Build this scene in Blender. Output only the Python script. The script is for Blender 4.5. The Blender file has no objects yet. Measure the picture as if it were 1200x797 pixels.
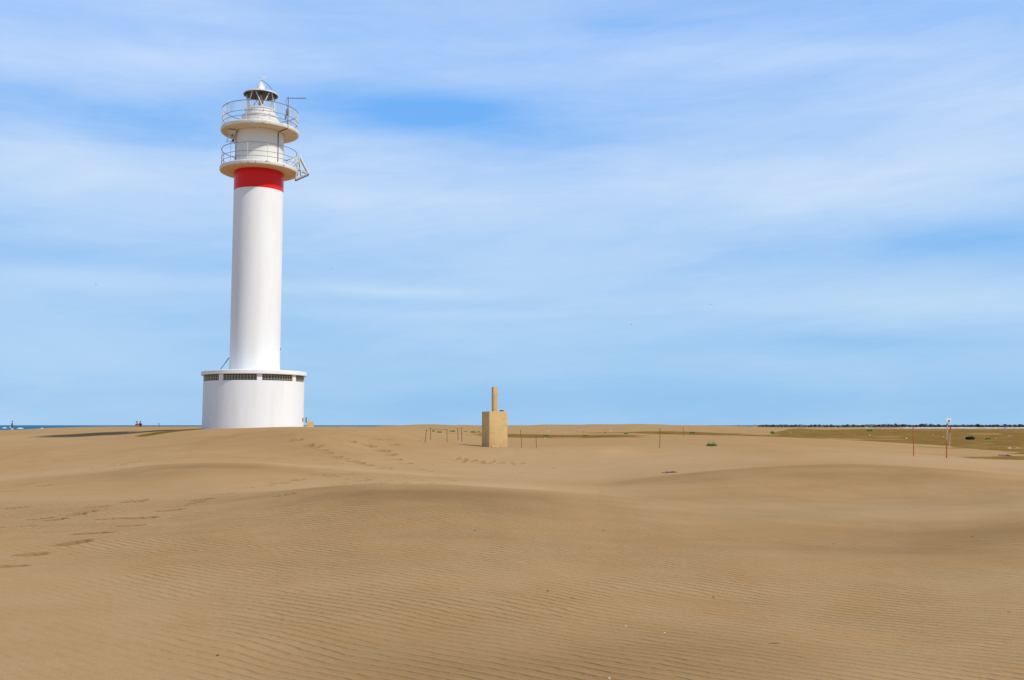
import bpy, bmesh, math, random
import numpy as np
from mathutils import Vector, Matrix
R = math.radians
random.seed(7)
RNG = np.random.RandomState(11)
SC = bpy.context.scene
COL = SC.collection

# ------------------------------------------------------------------ camera
EYE = 3.0                       # eye height above the sea
F = 1150.0                      # focal length in pixels of a 1200 px wide picture
TH = math.atan(99.8 / F)        # pitch up; horizon falls at row 499
CT, ST = math.cos(TH), math.sin(TH)
cam_d = bpy.data.cameras.new('camera')
cam_d.sensor_width = 36.0
cam_d.lens = 36.0 * F / 1200.0
cam_d.clip_start = 0.1
cam_d.clip_end = 60000
cam = bpy.data.objects.new('camera', cam_d)
COL.objects.link(cam)
cam.location = (0, 0, EYE)
cam.rotation_euler = (R(90) + TH, 0, 0)
SC.camera = cam

def ray(px, py):
    up = 398.5 - py
    fw = F * CT - up * ST
    return (px - 600.0) / fw, (up * CT + F * ST) / fw

def at(px, py, Y):              # a direction and a forward distance -> world point
    a, b = ray(px, py)
    return Vector((a * Y, Y, EYE + b * Y))

# ------------------------------------------------------------------ materials
def new_mat(name):
    m = bpy.data.materials.new(name)
    m.use_nodes = True
    nt = m.node_tree
    for n in list(nt.nodes):
        nt.nodes.remove(n)
    out = nt.nodes.new('ShaderNodeOutputMaterial')
    bs = nt.nodes.new('ShaderNodeBsdfPrincipled')
    nt.links.new(bs.outputs[0], out.inputs[0])
    return m, nt, bs

def N(nt, typ, **kw):
    n = nt.nodes.new(typ)
    for k, v in kw.items():
        setattr(n, k, v)
    return n

def mth(nt, op, a, b=None, c=None, clamp=False):
    n = nt.nodes.new('ShaderNodeMath')
    n.operation = op
    n.use_clamp = clamp
    for i, v in enumerate((a, b, c)):
        if v is None:
            continue
        if isinstance(v, (int, float)):
            n.inputs[i].default_value = v
        else:
            nt.links.new(v, n.inputs[i])
    return n.outputs[0]

def mixc(nt, fac, a, b):
    n = nt.nodes.new('ShaderNodeMix')
    n.data_type = 'RGBA'
    for idx, v in ((0, fac), (6, a), (7, b)):
        if isinstance(v, (int, float)):
            n.inputs[idx].default_value = v
        elif isinstance(v, tuple):
            n.inputs[idx].default_value = v + (1,) if len(v) == 3 else v
        else:
            nt.links.new(v, n.inputs[idx])
    return n.outputs[2]

def noise(nt, scale, detail=4, rough=0.55, vec=None, dist=0.0):
    n = nt.nodes.new('ShaderNodeTexNoise')
    n.inputs['Scale'].default_value = scale
    n.inputs['Detail'].default_value = detail
    n.inputs['Roughness'].default_value = rough
    n.inputs['Distortion'].default_value = dist
    if vec is not None:
        nt.links.new(vec, n.inputs['Vector'])
    return n.outputs['Fac']

def remap(nt, v, a, b, c=0.0, d=1.0):
    n = nt.nodes.new('ShaderNodeMapRange')
    nt.links.new(v, n.inputs[0])
    for i, x in enumerate((a, b, c, d)):
        n.inputs[i + 1].default_value = x
    return n.outputs[0]

def paint(name, col, dirt=(0.5, 0.42, 0.3), amount=0.25, rough=0.55, scale=1.5, rust=0.0, bump=0.0, bscale=30, streak=False):
    m, nt, bs = new_mat(name)
    geo = N(nt, 'ShaderNodeNewGeometry')
    vec = geo.outputs['Position']
    if streak:
        mp = N(nt, 'ShaderNodeMapping')
        nt.links.new(vec, mp.inputs[0])
        mp.inputs['Scale'].default_value = (1, 1, 0.12)
        vec2 = mp.outputs[0]
    else:
        vec2 = vec
    n1 = noise(nt, scale, 6, 0.6, vec2)
    f = remap(nt, n1, 0.45, 0.8, 0, amount)
    c = mixc(nt, f, col, dirt)
    if rust > 0:
        n2 = noise(nt, 5.0, 5, 0.65, vec)
        c = mixc(nt, remap(nt, n2, 0.58, 0.68, 0, rust), c, (0.32, 0.12, 0.03))
    nt.links.new(c, bs.inputs['Base Color'])
    bs.inputs['Roughness'].default_value = rough
    if bump > 0:
        bp = N(nt, 'ShaderNodeBump')
        bp.inputs['Strength'].default_value = 1.0
        bp.inputs['Distance'].default_value = bump
        nt.links.new(noise(nt, bscale, 5, 0.6, vec), bp.inputs['Height'])
        nt.links.new(bp.outputs[0], bs.inputs['Normal'])
    return m

M = {}
M['white'] = paint('white_render', (0.84, 0.835, 0.81), (0.60, 0.54, 0.44), 0.38, 0.6, 1.3, bump=0.004, bscale=14, streak=True)
M['gallery'] = paint('gallery_white', (0.80, 0.78, 0.73), (0.5, 0.42, 0.3), 0.45, 0.6, 3.0, rust=0.9, bump=0.004)
M['soffit'] = paint('soffit_bounce_tint', (0.66, 0.54, 0.38), (0.5, 0.36, 0.2), 0.5, 0.8, 2.0)  # warm bounce light off the sand, painted into the underside colour
M['drum'] = paint('cream_white', (0.78, 0.76, 0.69), (0.6, 0.54, 0.42), 0.25, 0.55, 1.6, streak=True)
M['red'] = paint('red_paint', (0.78, 0.012, 0.006), (0.6, 0.02, 0.01), 0.3, 0.3, 2.0, streak=True)
M['red'].node_tree.nodes['Principled BSDF'].inputs['Specular IOR Level'].default_value = 0.2
M['rail'] = paint('rail_grey', (0.20, 0.19, 0.18), (0.12, 0.1, 0.08), 0.4, 0.5, 4.0)
M['rail_white'] = paint('rail_white', (0.68, 0.68, 0.66), (0.35, 0.3, 0.25), 0.3, 0.5, 4.0)
M['dark'] = paint('dark_metal', (0.045, 0.045, 0.05), (0.1, 0.08, 0.06), 0.3, 0.5, 6.0)
M['lantern_in'] = paint('lantern_inner', (0.018, 0.022, 0.028), (0.012, 0.012, 0.012), 0.3, 0.5, 6.0)
M['steel'] = paint('galvanised_steel', (0.42, 0.41, 0.38), (0.22, 0.18, 0.14), 0.5, 0.5, 5.0)
M['glassblock'] = paint('glass_block', (0.045, 0.052, 0.03), (0.02, 0.02, 0.012), 0.5, 0.25, 6.0)
M['mullion'] = paint('window_mullion', (0.5, 0.47, 0.32), (0.25, 0.22, 0.12), 0.5, 0.6, 8.0)
M['winframe'] = paint('window_frame_dark', (0.06, 0.055, 0.04), (0.03, 0.03, 0.02), 0.3, 0.6, 8.0)
M['concrete'] = paint('sandstone_concrete', (0.64, 0.43, 0.18), (0.42, 0.25, 0.10), 0.7, 0.9, 2.2, bump=0.02, bscale=9)
M['wood'] = paint('weathered_wood', (0.16, 0.11, 0.07), (0.07, 0.045, 0.03), 0.6, 0.85, 12.0)
M['driftwood'] = paint('driftwood', (0.22, 0.16, 0.11), (0.06, 0.04, 0.03), 0.8, 0.9, 14.0, bump=0.004)
M['stake_red'] = paint('red_stake', (0.50, 0.10, 0.03), (0.36, 0.16, 0.08), 0.6, 0.7, 9.0)
M['stake_pale'] = paint('pale_stake', (0.62, 0.42, 0.34), (0.4, 0.2, 0.15), 0.5, 0.7, 9.0)
M['sign'] = paint('sign_white', (0.78, 0.80, 0.84), (0.5, 0.5, 0.5), 0.15, 0.4, 4.0)
M['shell'] = paint('shell_white', (0.78, 0.74, 0.66), (0.5, 0.42, 0.3), 0.4, 0.5, 40.0)
M['pebble'] = paint('dark_pebble', (0.11, 0.08, 0.055), (0.2, 0.14, 0.09), 0.5, 0.8, 40.0)
M['leaf_bright'] = paint('leaf_bright', (0.13, 0.37, 0.04), (0.05, 0.17, 0.02), 0.6, 0.6, 5.0)
M['leaf_dark'] = paint('leaf_dark', (0.022, 0.024, 0.012), (0.05, 0.045, 0.02), 0.5, 0.7, 3.0)
M['dry'] = paint('dry_stalk', (0.28, 0.19, 0.09), (0.15, 0.1, 0.05), 0.5, 0.8, 9.0)
M['hazy_tree_leaf'] = paint('hazy_tree_leaf', (0.045, 0.078, 0.082), (0.025, 0.045, 0.05), 0.6, 0.8, 0.6)  # bluish distance haze is mixed into the leaf colour
M['bark'] = paint('bark', (0.10, 0.08, 0.06), (0.05, 0.04, 0.03), 0.5, 0.9, 3.0)
M['house'] = paint('house_wall', (0.78, 0.77, 0.74), (0.5, 0.45, 0.4), 0.2, 0.7, 0.5)
M['house_pink'] = paint('house_wall_brown', (0.42, 0.30, 0.24), (0.3, 0.2, 0.15), 0.3, 0.7, 0.5)
M['roof'] = paint('roof_tile', (0.22, 0.13, 0.09), (0.12, 0.08, 0.06), 0.4, 0.8, 1.0)
M['skin'] = paint('skin', (0.45, 0.25, 0.16), (0.4, 0.2, 0.12), 0.2, 0.6, 9.0)
M['hair'] = paint('hair', (0.015, 0.012, 0.01), (0.03, 0.02, 0.015), 0.3, 0.6, 30.0)
M['orange'] = paint('orange_cloth', (0.50, 0.15, 0.05), (0.4, 0.1, 0.04), 0.3, 0.9, 9.0)
M['blackcloth'] = paint('black_cloth', (0.015, 0.015, 0.018), (0.03, 0.03, 0.03), 0.3, 0.9, 9.0)
M['bluecloth'] = paint('blue_cloth', (0.05, 0.07, 0.14), (0.03, 0.04, 0.08), 0.3, 0.9, 9.0)
M['gull'] = paint('bird_feather', (0.05, 0.05, 0.055), (0.12, 0.12, 0.12), 0.3, 0.8, 9.0)
M['foam'] = paint('sea_foam', (0.85, 0.88, 0.9), (0.6, 0.7, 0.75), 0.3, 0.6, 1.0)
M['rope'] = paint('rope_fibre', (0.30, 0.14, 0.08), (0.2, 0.12, 0.08), 0.4, 0.9, 20.0)
M['whitesand'] = paint('white_sand', (0.86, 0.85, 0.84), (0.5, 0.42, 0.34), 0.7, 0.9, 0.02)

# clear lantern glass (real panes, see-through)
m, nt, bs = new_mat('lantern_glass')
bs.inputs['Base Color'].default_value = (0.9, 0.95, 0.97, 1)
bs.inputs['Roughness'].default_value = 0.05
bs.inputs['Transmission Weight'].default_value = 0.95
bs.inputs['IOR'].default_value = 1.05
bs.inputs['Alpha'].default_value = 0.35
M['glass'] = m

# sand
m, nt, bs = new_mat('dune_sand')
geo = N(nt, 'ShaderNodeNewGeometry')
P = geo.outputs['Position']
aw = N(nt, 'ShaderNodeAttribute', attribute_name='moist')
ar = N(nt, 'ShaderNodeAttribute', attribute_name='ripple')
ap = N(nt, 'ShaderNodeAttribute', attribute_name='pale')
nbig = noise(nt, 0.16, 4, 0.5, P)
nmid = noise(nt, 1.3, 5, 0.6, P)
nfin = noise(nt, 55.0, 4, 0.75, P)
ngr = noise(nt, 400.0, 2, 0.9, P)
c0 = mixc(nt, remap(nt, nbig, 0.3, 0.7), (0.418, 0.264, 0.124), (0.460, 0.298, 0.148))
c1 = mixc(nt, remap(nt, nmid, 0.38, 0.68, 0, 0.60), c0, (0.40, 0.235, 0.092))
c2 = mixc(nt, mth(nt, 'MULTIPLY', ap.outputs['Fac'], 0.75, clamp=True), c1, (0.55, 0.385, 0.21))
c2 = mixc(nt, mth(nt, 'MULTIPLY', ap.outputs['Fac'], -1.0, clamp=True), c2, (0.195, 0.112, 0.046))  # negative values: painted shade of footprints and dune faces
c3 = mixc(nt, remap(nt, nfin, 0.30, 0.70, 0.0, 0.46), c2, (0.27, 0.150, 0.056))
c4 = mixc(nt, remap(nt, ngr, 0.62, 0.75, 0, 0.55), c3, (0.68, 0.52, 0.33))
# moist, darker flats with a ragged edge
edge = noise(nt, 0.22, 6, 0.65, P)
mo = mth(nt, 'ADD', aw.outputs['Fac'], mth(nt, 'MULTIPLY', mth(nt, 'SUBTRACT', edge, 0.5), 0.9))
mo = remap(nt, mo, 0.42, 0.58)
mo = mth(nt, 'MULTIPLY', mo, remap(nt, aw.outputs['Fac'], 0.02, 0.12))
mcol = mixc(nt, remap(nt, noise(nt, 0.35, 8, 0.75, P), 0.40, 0.62), (0.165, 0.094, 0.022), (0.29, 0.178, 0.055))
c5 = mixc(nt, mo, c4, mcol)
# wind ripples: warped, asymmetric crests as relief
sep = N(nt, 'ShaderNodeSeparateXYZ')
nt.links.new(P, sep.inputs[0])
w1 = noise(nt, 0.55, 3, 0.5, P)
w2 = noise(nt, 2.6, 3, 0.55, P)
ph = mth(nt, 'ADD', mth(nt, 'MULTIPLY', sep.outputs[0], 0.60 * 49.0), mth(nt, 'MULTIPLY', sep.outputs[1], 0.80 * 49.0))
ph = mth(nt, 'ADD', ph, mth(nt, 'MULTIPLY', w1, 15.0))
ph = mth(nt, 'ADD', ph, mth(nt, 'MULTIPLY', w2, 4.0))
s1 = mth(nt, 'SINE', ph)
s2 = mth(nt, 'SINE', mth(nt, 'ADD', mth(nt, 'MULTIPLY', ph, 2.0), 0.9))
rp = mth(nt, 'ADD', s1, mth(nt, 'MULTIPLY', s2, 0.22))
patch = remap(nt, noise(nt, 0.7, 3, 0.5, P), 0.30, 0.60, 0.5, 1.0)
ramp = mth(nt, 'MULTIPLY', mth(nt, 'MULTIPLY', ar.outputs['Fac'], patch), rp)
hgt = mth(nt, 'ADD', mth(nt, 'MULTIPLY', ramp, 0.0150), mth(nt, 'MULTIPLY', nfin, 0.0035))
hgt = mth(nt, 'ADD', hgt, mth(nt, 'MULTIPLY', nmid, 0.012))
bp = N(nt, 'ShaderNodeBump')
bp.inputs['Strength'].default_value = 1.0
bp.inputs['Distance'].default_value = 1.0
nt.links.new(hgt, bp.inputs['Height'])
nt.links.new(bp.outputs[0], bs.inputs['Normal'])
nt.links.new(c5, bs.inputs['Base Color'])
bs.inputs['Roughness'].default_value = 0.95
bs.inputs['Specular IOR Level'].default_value = 0.0
M['sand'] = m

# sea
m, nt, bs = new_mat('sea_water')
geo = N(nt, 'ShaderNodeNewGeometry')
mp = N(nt, 'ShaderNodeMapping')
mp.inputs['Scale'].default_value = (0.3, 1, 1)
nt.links.new(geo.outputs['Position'], mp.inputs[0])
nn = noise(nt, 0.10, 6, 0.6, mp.outputs[0])
nt.links.new(mixc(nt, remap(nt, nn, 0.35, 0.7), (0.006, 0.085, 0.17), (0.012, 0.17, 0.27)), bs.inputs['Base Color'])
bs.inputs['Roughness'].default_value = 0.6
bs.inputs['Specular IOR Level'].default_value = 0.12
bp = N(nt, 'ShaderNodeBump')
bp.inputs['Distance'].default_value = 0.6
nt.links.new(nn, bp.inputs['Height'])
nt.links.new(bp.outputs[0], bs.inputs['Normal'])
M['sea'] = m

# ------------------------------------------------------------------ mesh helpers
def link(name, me, mat, parent=None, smooth=True):
    o = bpy.data.objects.new(name, me)
    if mat is not None:
        me.materials.append(mat)
    if smooth:
        me.polygons.foreach_set('use_smooth', [True] * len(me.polygons))
        try:
            me.set_sharp_from_angle(angle=R(38))
        except Exception:
            pass
    COL.objects.link(o)
    if parent is not None:
        o.parent = parent
    return o

def build(name, bm, mat, parent=None, smooth=True):
    me = bpy.data.meshes.new(name)
    bmesh.ops.recalc_face_normals(bm, faces=bm.faces)
    bm.to_mesh(me)
    bm.free()
    return link(name, me, mat, parent, smooth)

def tag(o, label=None, cat=None, group=None, kind=None):
    if label: o['label'] = label
    if cat: o['category'] = cat
    if group: o['group'] = group
    if kind: o['kind'] = kind
    return o

def empty(name, loc, label, cat, group=None, rz=0):
    o = bpy.data.objects.new(name, None)
    COL.objects.link(o)
    o.location = loc
    o.rotation_euler = (0, 0, rz)
    o.empty_display_size = 0.2
    return tag(o, label, cat, group)

def lathe(bm, prof, seg=96, a0=0.0, a1=None):
    full = a1 is None
    n = seg if full else seg + 1
    rings = []
    for (r, z) in prof:
        if r < 1e-6:
            rings.append([bm.verts.new((0, 0, z))])
            continue
        rg = []
        for i in range(n):
            a = (2 * math.pi * i / seg) if full else a0 + (a1 - a0) * i / seg
            rg.append(bm.verts.new((r * math.sin(a), -r * math.cos(a), z)))
        rings.append(rg)
    for k in range(len(rings) - 1):
        A, B = rings[k], rings[k + 1]
        for i in range(seg):
            j = (i + 1) % n if full else i + 1
            if len(A) == 1 and len(B) == 1: continue
            if len(A) == 1: bm.faces.new((A[0], B[i], B[j]))
            elif len(B) == 1: bm.faces.new((A[i], A[j], B[0]))
            else: bm.faces.new((A[i], A[j], B[j], B[i]))
    return rings

def tube(bm, pts, r, seg=8, r2=None, caps=True):
    pts = [Vector(p) for p in pts]
    rings = []
    for i, p in enumerate(pts):
        d = (pts[min(i + 1, len(pts) - 1)] - pts[max(i - 1, 0)]).normalized()
        u = d.cross(Vector((0, 0, 1)))
        if u.length < 1e-4: u = Vector((1, 0, 0))
        u.normalize()
        v = d.cross(u)
        rr = r if r2 is None else r + (r2 - r) * i / (len(pts) - 1)
        rings.append([bm.verts.new(p + (u * math.cos(2 * math.pi * k / seg) + v * math.sin(2 * math.pi * k / seg)) * rr) for k in range(seg)])
    for a, b in zip(rings[:-1], rings[1:]):
        for k in range(seg):
            bm.faces.new((a[k], a[(k + 1) % seg], b[(k + 1) % seg], b[k]))
    if caps:
        bm.faces.new(rings[0][::-1]); bm.faces.new(rings[-1])

def hoop(bm, rad, z, r, seg=72, cs=6):
    pts = []
    rings = []
    for i in range(seg):
        a = 2 * math.pi * i / seg
        c = Vector((rad * math.sin(a), -rad * math.cos(a), z))
        o = Vector((math.sin(a), -math.cos(a), 0))
        rings.append([bm.verts.new(c + (o * math.cos(2 * math.pi * k / cs) + Vector((0, 0, 1)) * math.sin(2 * math.pi * k / cs)) * r) for k in range(cs)])
    for i in range(seg):
        a, b = rings[i], rings[(i + 1) % seg]
        for k in range(cs):
            bm.faces.new((a[k], a[(k + 1) % cs], b[(k + 1) % cs], b[k]))

def box(bm, c, s, rz=0.0, bevel=0.0, taper=1.0):
    mat = Matrix.Translation(Vector(c)) @ Matrix.Rotation(rz, 4, 'Z') @ Matrix.Diagonal((s[0], s[1], s[2], 1))
    r = bmesh.ops.create_cube(bm, size=1.0, matrix=mat)
    if bevel > 0:
        es = list({e for v in r['verts'] for e in v.link_edges})
        bmesh.ops.bevel(bm, geom=es, offset=bevel, segments=2, affect='EDGES', profile=0.6)

def rough_rock(sz, seed, flat=0.6, sub=2):
    rr = random.Random(seed)
    bm = bmesh.new()
    bmesh.ops.create_icosphere(bm, subdivisions=sub, radius=0.5)
    offs = [Vector((rr.uniform(-1, 1), rr.uniform(-1, 1), rr.uniform(-1, 1))).normalized() for _ in range(7)]
    for v in bm.verts:
        k = 1.0
        for o in offs:
            d = v.co.normalized().dot(o)
            if d > 0.6: k -= (d - 0.6) * rr.uniform(0.5, 0.8)
        v.co *= k
        v.co.x *= sz[0]; v.co.y *= sz[1]; v.co.z *= sz[2]
    return bm

# ------------------------------------------------------------------ terrain
def pchip(xk, yk, x):
    xk = np.asarray(xk, float); yk = np.asarray(yk, float)
    h = np.diff(xk)
    d = np.diff(yk) / h
    m = np.zeros_like(yk)
    for i in range(1, len(xk) - 1):
        if d[i - 1] * d[i] > 0:
            w1 = 2 * h[i] + h[i - 1]; w2 = h[i] + 2 * h[i - 1]
            m[i] = (w1 + w2) / (w1 / d[i - 1] + w2 / d[i])
    m[0] = d[0]; m[-1] = d[-1]
    x = np.clip(x, xk[0], xk[-1])
    i = np.clip(np.searchsorted(xk, x) - 1, 0, len(xk) - 2)
    t = (x - xk[i]) / h[i]
    return ((1 + 2 * t) * (1 - t) ** 2 * yk[i] + t * (1 - t) ** 2 * h[i] * m[i]
            + t * t * (3 - 2 * t) * yk[i + 1] + t * t * (t - 1) * h[i] * m[i + 1])

TC = [-300, 0, 67, 133, 200, 250, 300, 350, 400, 450, 520, 580, 650, 700, 760, 850, 920, 1000, 1060, 1120, 1200, 1500]
def row(d, v):                       # d: distance knots per column (or number); v: picture rows, or ('h', heights)
    return d, v
H = 'h'
ROWS = [
 (2.0,  (H, [-1.50]*22)),
 (6.6,  [797]*22),
 (9.6,  [704,704,704,704,704,704,703,703,703,703,703,703,704,705,705,706,707,708,708,706,702,698]),
 (13.5, [640,644,643,641,640,639,638,637,636,635,634,634,636,638,640,643,644,646,647,645,640,634]),
 # near crest (left and middle); low pale swell on the right
 ([21,21,21,21,21.5,21.5,21.5,21,20.5,20,20,20,20,20,19.5,19,18.5,18,18,18,18,18],
       [600,594.5,592.5,590.5,588,584,578.5,573.8,570.8,569.2,569.6,572.6,578,583.5,591,600,603,605,605,603,598,592]),
 ([25.5]*9+[25,25,25,25,24.5,24.5,24,24,24,24,24,24,24],
       [585,578,577.5,576.5,575,574,573.5,572.5,571.5,570.5,570.5,572.2,575,578,581,583,583,584,583,580,576,575]),
 # second crest
 ([32,32,32,32,32,32,32,32,31.5,31,31,30.5,30,30,30,30,30,30,30,30,30,30],
       [571,565,558.5,552,544,541.7,542.8,546.8,550.5,554,558.5,562,566,566,559.5,551.3,546.6,544.4,545.2,549.5,557,565]),
 ([34]*9+[33.8]*13, [566,561,555.5,549.5,543,541.4,542.6,546.0,549.5,552.5,557.5,561.8,566.3,566.6,560.4,552.2,547.4,545.0,545.6,549.3,555.5,562]),
 ([37.5]*9+[38]*13, [559,555.5,550.5,545.5,542.5,541.2,542.0,543.8,544.5,547.0,551.5,554.0,554.5,553.5,550.5,547,545,543.6,543.9,546.0,549.5,555]),
 (42.5, [545,540.5,537.5,534,529.5,526.8,525.8,526.5,530,535,541,543,542,541,538.5,535.5,535,537,538.5,541,545,548]),
 ([49,49,49,48,46,45,44.5,44.5,45,46.5,46.3,46,46,46.3]+[49]*8, [530,527.5,525,523.0,521.0,518.5,515.0,511.5,512.5,516,522,525,524.5,524,523.5,523,525,529.5,533,536.5,538,540]),
 ([58,58,58,55,52.5,51.3,51,51,52,54.5]+[58]*12, [518,516.5,515,513,506.5,502.4,501.3,500.8,502.0,505.0,514,519,519,518.5,518,517.5,520,524,528,531.5,533,534]),
 (72.0, [511,509.0,506,503.5,502.2,501.2,500.8,500.4,500.5,501.5,508,514,514.5,514,514,514.5,516,519.5,523.5,526.5,529,530]),
 (95.0, [506,504.2,501.4,500.0,499.9,499.9,500.5,500.2,499.8,500.2,504,508.5,510,510.5,510.5,511,513,517,520.5,523.5,526,527]),
 (150.0,(H,[-3.2,-3.2,-2.2,-1.55,-1.5,-1.5,-1.5,-1.3,-.9,-.75,-.95,-1.3,-1.38,-1.4,-1.42,-1.5,-1.8,-2.15,-2.3,-2.32,-2.3,-2.3])),
 (240.0,(H,[-4,-4,-3.8,-3.4,-3.3,-3.2,-3.0,-2.5,-1.4,-.6,-.62,-.95,-1.15,-1.15,-1.1,-1.3,-1.7,-2.2,-2.3,-2.3,-2.3,-2.3])),
 (330.0,(H,[-4.5,-4.5,-4.5,-4.4,-4.3,-4.2,-4.0,-3.5,-2,-.2,.05,-.15,.0,.10,.16,-.3,-.9,-2.1,-2.3,-2.3,-2.3,-2.3])),
 (450.0,(H,[-5,-5,-5,-5,-5,-5,-5,-4.5,-3.5,-2.5,-2,-2,-2,-2,-2,-1.6,-1.9,-2.2,-2.3,-2.3,-2.3,-2.3])),
 (600.0,(H,[-6,-6,-6,-6,-6,-6,-6,-6,-5,-4.5,-4,-4,-3.8,-3.6,-3.4,-2.5,-2.3,-2.3,-2.3,-2.3,-2.3,-2.3])),
 (1700.0,(H,[-7,-7,-7,-7,-7,-7,-7,-7,-7,-7,-6,-6,-6,-5,-3,-2.4,-2.3,-2.3,-2.3,-2.3,-2.3,-2.3])),
 (3000.0,(H,[-8]*22)),
]
K = len(ROWS)
nT = len(TC)
kd = np.zeros((K, nT)); kh = np.zeros((K, nT))
for k, (d, v) in enumerate(ROWS):
    kd[k] = d if isinstance(d, list) else [d] * nT
    if isinstance(v, tuple):
        kh[k] = v[1]
    else:
        assert len(v) == nT, (k, len(v))
        kh[k] = [ray(600, yy)[1] * dd for yy, dd in zip(v, kd[k])]

tt = np.concatenate([np.arange(-1500, -60, 30.0), np.arange(-60, 1260, 1.0), np.arange(1260, 2701, 30.0)])
def geom(a, b, q):
    n = int(math.log(b / a) / math.log(q))
    return a * (b / a) ** (np.arange(n) / n)
YY = np.concatenate([geom(1.2, 5, 1.02), geom(5, 62, 1.003), geom(62, 3000, 1.011), [3000.0]])
KD = np.stack([pchip(TC, kd[k], tt) for k in range(K)])
KH = np.stack([pchip(TC, kh[k], tt) for k in range(K)])
HG = np.zeros((len(YY), len(tt)))
lY = np.log(YY)
for j in range(len(tt)):
    HG[:, j] = pchip(np.log(KD[:, j]), KH[:, j], lY)

def vnoise(x, y, seed):              # smooth value noise on world coordinates
    rs = np.random.RandomState(seed)
    T = rs.rand(256, 256)
    xi = np.floor(x).astype(int); yi = np.floor(y).astype(int)
    fx = x - xi; fy = y - yi
    fx = fx * fx * fx * (fx * (fx * 6 - 15) + 10); fy = fy * fy * fy * (fy * (fy * 6 - 15) + 10)
    a = T[xi & 255, yi & 255]; b = T[(xi + 1) & 255, yi & 255]
    c = T[xi & 255, (yi + 1) & 255]; d = T[(xi + 1) & 255, (yi + 1) & 255]
    return (a * (1 - fx) + b * fx) * (1 - fy) + (c * (1 - fx) + d * fx) * fy - 0.5

TT, Yg = np.meshgrid(tt, YY)
Xg = (TT - 600.0) / 1154.2 * Yg
def sstep(a, b, v):
    t = np.clip((v - a) / (b - a), 0, 1)
    return t * t * (3 - 2 * t)
near = 1 - sstep(55, 120, Yg)
HG += near * (vnoise(Xg / 3.1 + 40 + Yg * .13, Yg / 1.6 + 9, 1) * 0.075 * sstep(4, 12, Yg)
              + vnoise(Xg / 1.3 + 7, Yg / 0.8 + 3, 2) * 0.016)
HG += sstep(60, 130, Yg) * (1 - sstep(700, 1200, Yg)) * (1 - sstep(300, 620, Yg) * .6) * sstep(380, 520, TT) * (1 - sstep(820, 980, TT) * .93) * (
       vnoise(Xg / 14.0 + 60, Yg / 22.0 + 5, 3) * 0.55 + vnoise(Xg / 5.0 + 31, Yg / 9.0, 4) * 0.22)
HG += sstep(70, 100, Yg) * sstep(850, 1000, TT) * (1 - sstep(700, 1200, Yg)) * vnoise(Xg / 9.0 + 3, Yg / 14.0, 5) * 0.12
HSMOOTH = HG.copy()

def ground_h(X, Y):
    t = X / Y * 1154.2 + 600
    j = np.interp(t, tt, np.arange(len(tt))); i = np.interp(math.log(Y), lY, np.arange(len(YY)))
    i0 = min(int(i), len(YY) - 2); j0 = min(int(j), len(tt) - 2)
    fi, fj = i - i0, j - j0
    return EYE + ((HSMOOTH[i0, j0] * (1 - fj) + HSMOOTH[i0, j0 + 1] * fj) * (1 - fi) + (HSMOOTH[i0 + 1, j0] * (1 - fj) + HSMOOTH[i0 + 1, j0 + 1] * fj) * fi)

def ground_at(px, py, ymin=4.0):     # where the sight line through a photo point first meets the sand
    a, b = ray(px, py)
    t = a * 1154.2 + 600
    j = int(round(np.interp(t, tt, np.arange(len(tt)))))
    col = HSMOOTH[:, j]
    ok = (col >= b * YY) & (YY > ymin)
    if not ok.any():
        best = int(np.argmin(np.where(YY > 60, b * YY - col, 1e9)))
        Y = YY[best]
    else:
        i = int(np.argmax(ok))
        i = max(i, 1)
        f0 = b * YY[i - 1] - col[i - 1]; f1 = b * YY[i] - col[i]
        w = f0 / (f0 - f1) if f0 > 0 and f0 - f1 > 1e-9 else 1.0
        Y = YY[i - 1] + (YY[i] - YY[i - 1]) * min(max(w, 0), 1)
    X = a * Y
    return Vector((X, Y, ground_h(X, Y)))

# ---- footprints pressed into the sand
prints = []
def fp(px, py, k=1.0, ang=None):
    p = ground_at(px, py)
    prints.append((p.x, p.y, k, ang))
trailA = [(5,664),(38,650),(88,636),(110,625),(155,616),(167,607),(200,598),(207,594),(230,589),(238,585.5),(262,579),(287,571.5),(313,569),(328,566),(350,562),(362,556.5)]
trailB = [(22,617),(47,608),(102,600),(115,594),(157,588),(163,586),(20,595),(13,576),(33,567),(52,569),(13,556)]
trailC = [(95,552),(103,551),(112,549.5),(119,548),(127,546.5),(134,545),(142,543.5),(150,542),(158,540.5)]
trailD = [(362,522),(370,524),(377,528),(386,531),(396,535),(404,537.5),(413,540.5),(422,543),(433,545.5),(443,549),(455,549)]
trailE = [(413,517.5),(429,520.5),(436,523),(445,527.5),(451,529),(456,533.5),(466,538),(478,543),(493,550),(500,552)]
trailF = [(533,538),(543,538.5),(553,540),(563,541),(575,541),(585,542.5),(598,543),(608,543.5),(540,541),(570,543.5)]
loose = [(605,554),(645,549),(500,567),(443,567),(375,556),(386,557),(392,558.5),(402,562),(405,555),(378,549),(372,545),(386,544),
         (430,560),(463,556),(470,558),(478,560),(490,563),(452,564),(470,566),(350,515),(340,516),(406,503.5),(412,504.5),(424,511),(440,514.5),(452,515),(462,521),(346,563),
         (515,560),(530,563),(505,556.5),(425,563),(398,567),(335,580),(90,603),(130,608),(66,609)]
for L, k, jit in ((trailA,1.15,0),(trailB,1.1,0),(trailC,1.0,1),(trailD,1.0,1),(trailE,1.0,1),(trailF,0.95,1),(loose,1.0,0)):
    for (a, b) in L:
        fp(a, b, k)
        if jit:
            fp(a + random.uniform(-4, 4), b + random.uniform(-1.5, 1.5), k * .9)
rnd = random.Random(3)
print_shade = np.zeros_like(Yg)  # shade inside each footprint, painted into the sand colour
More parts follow.
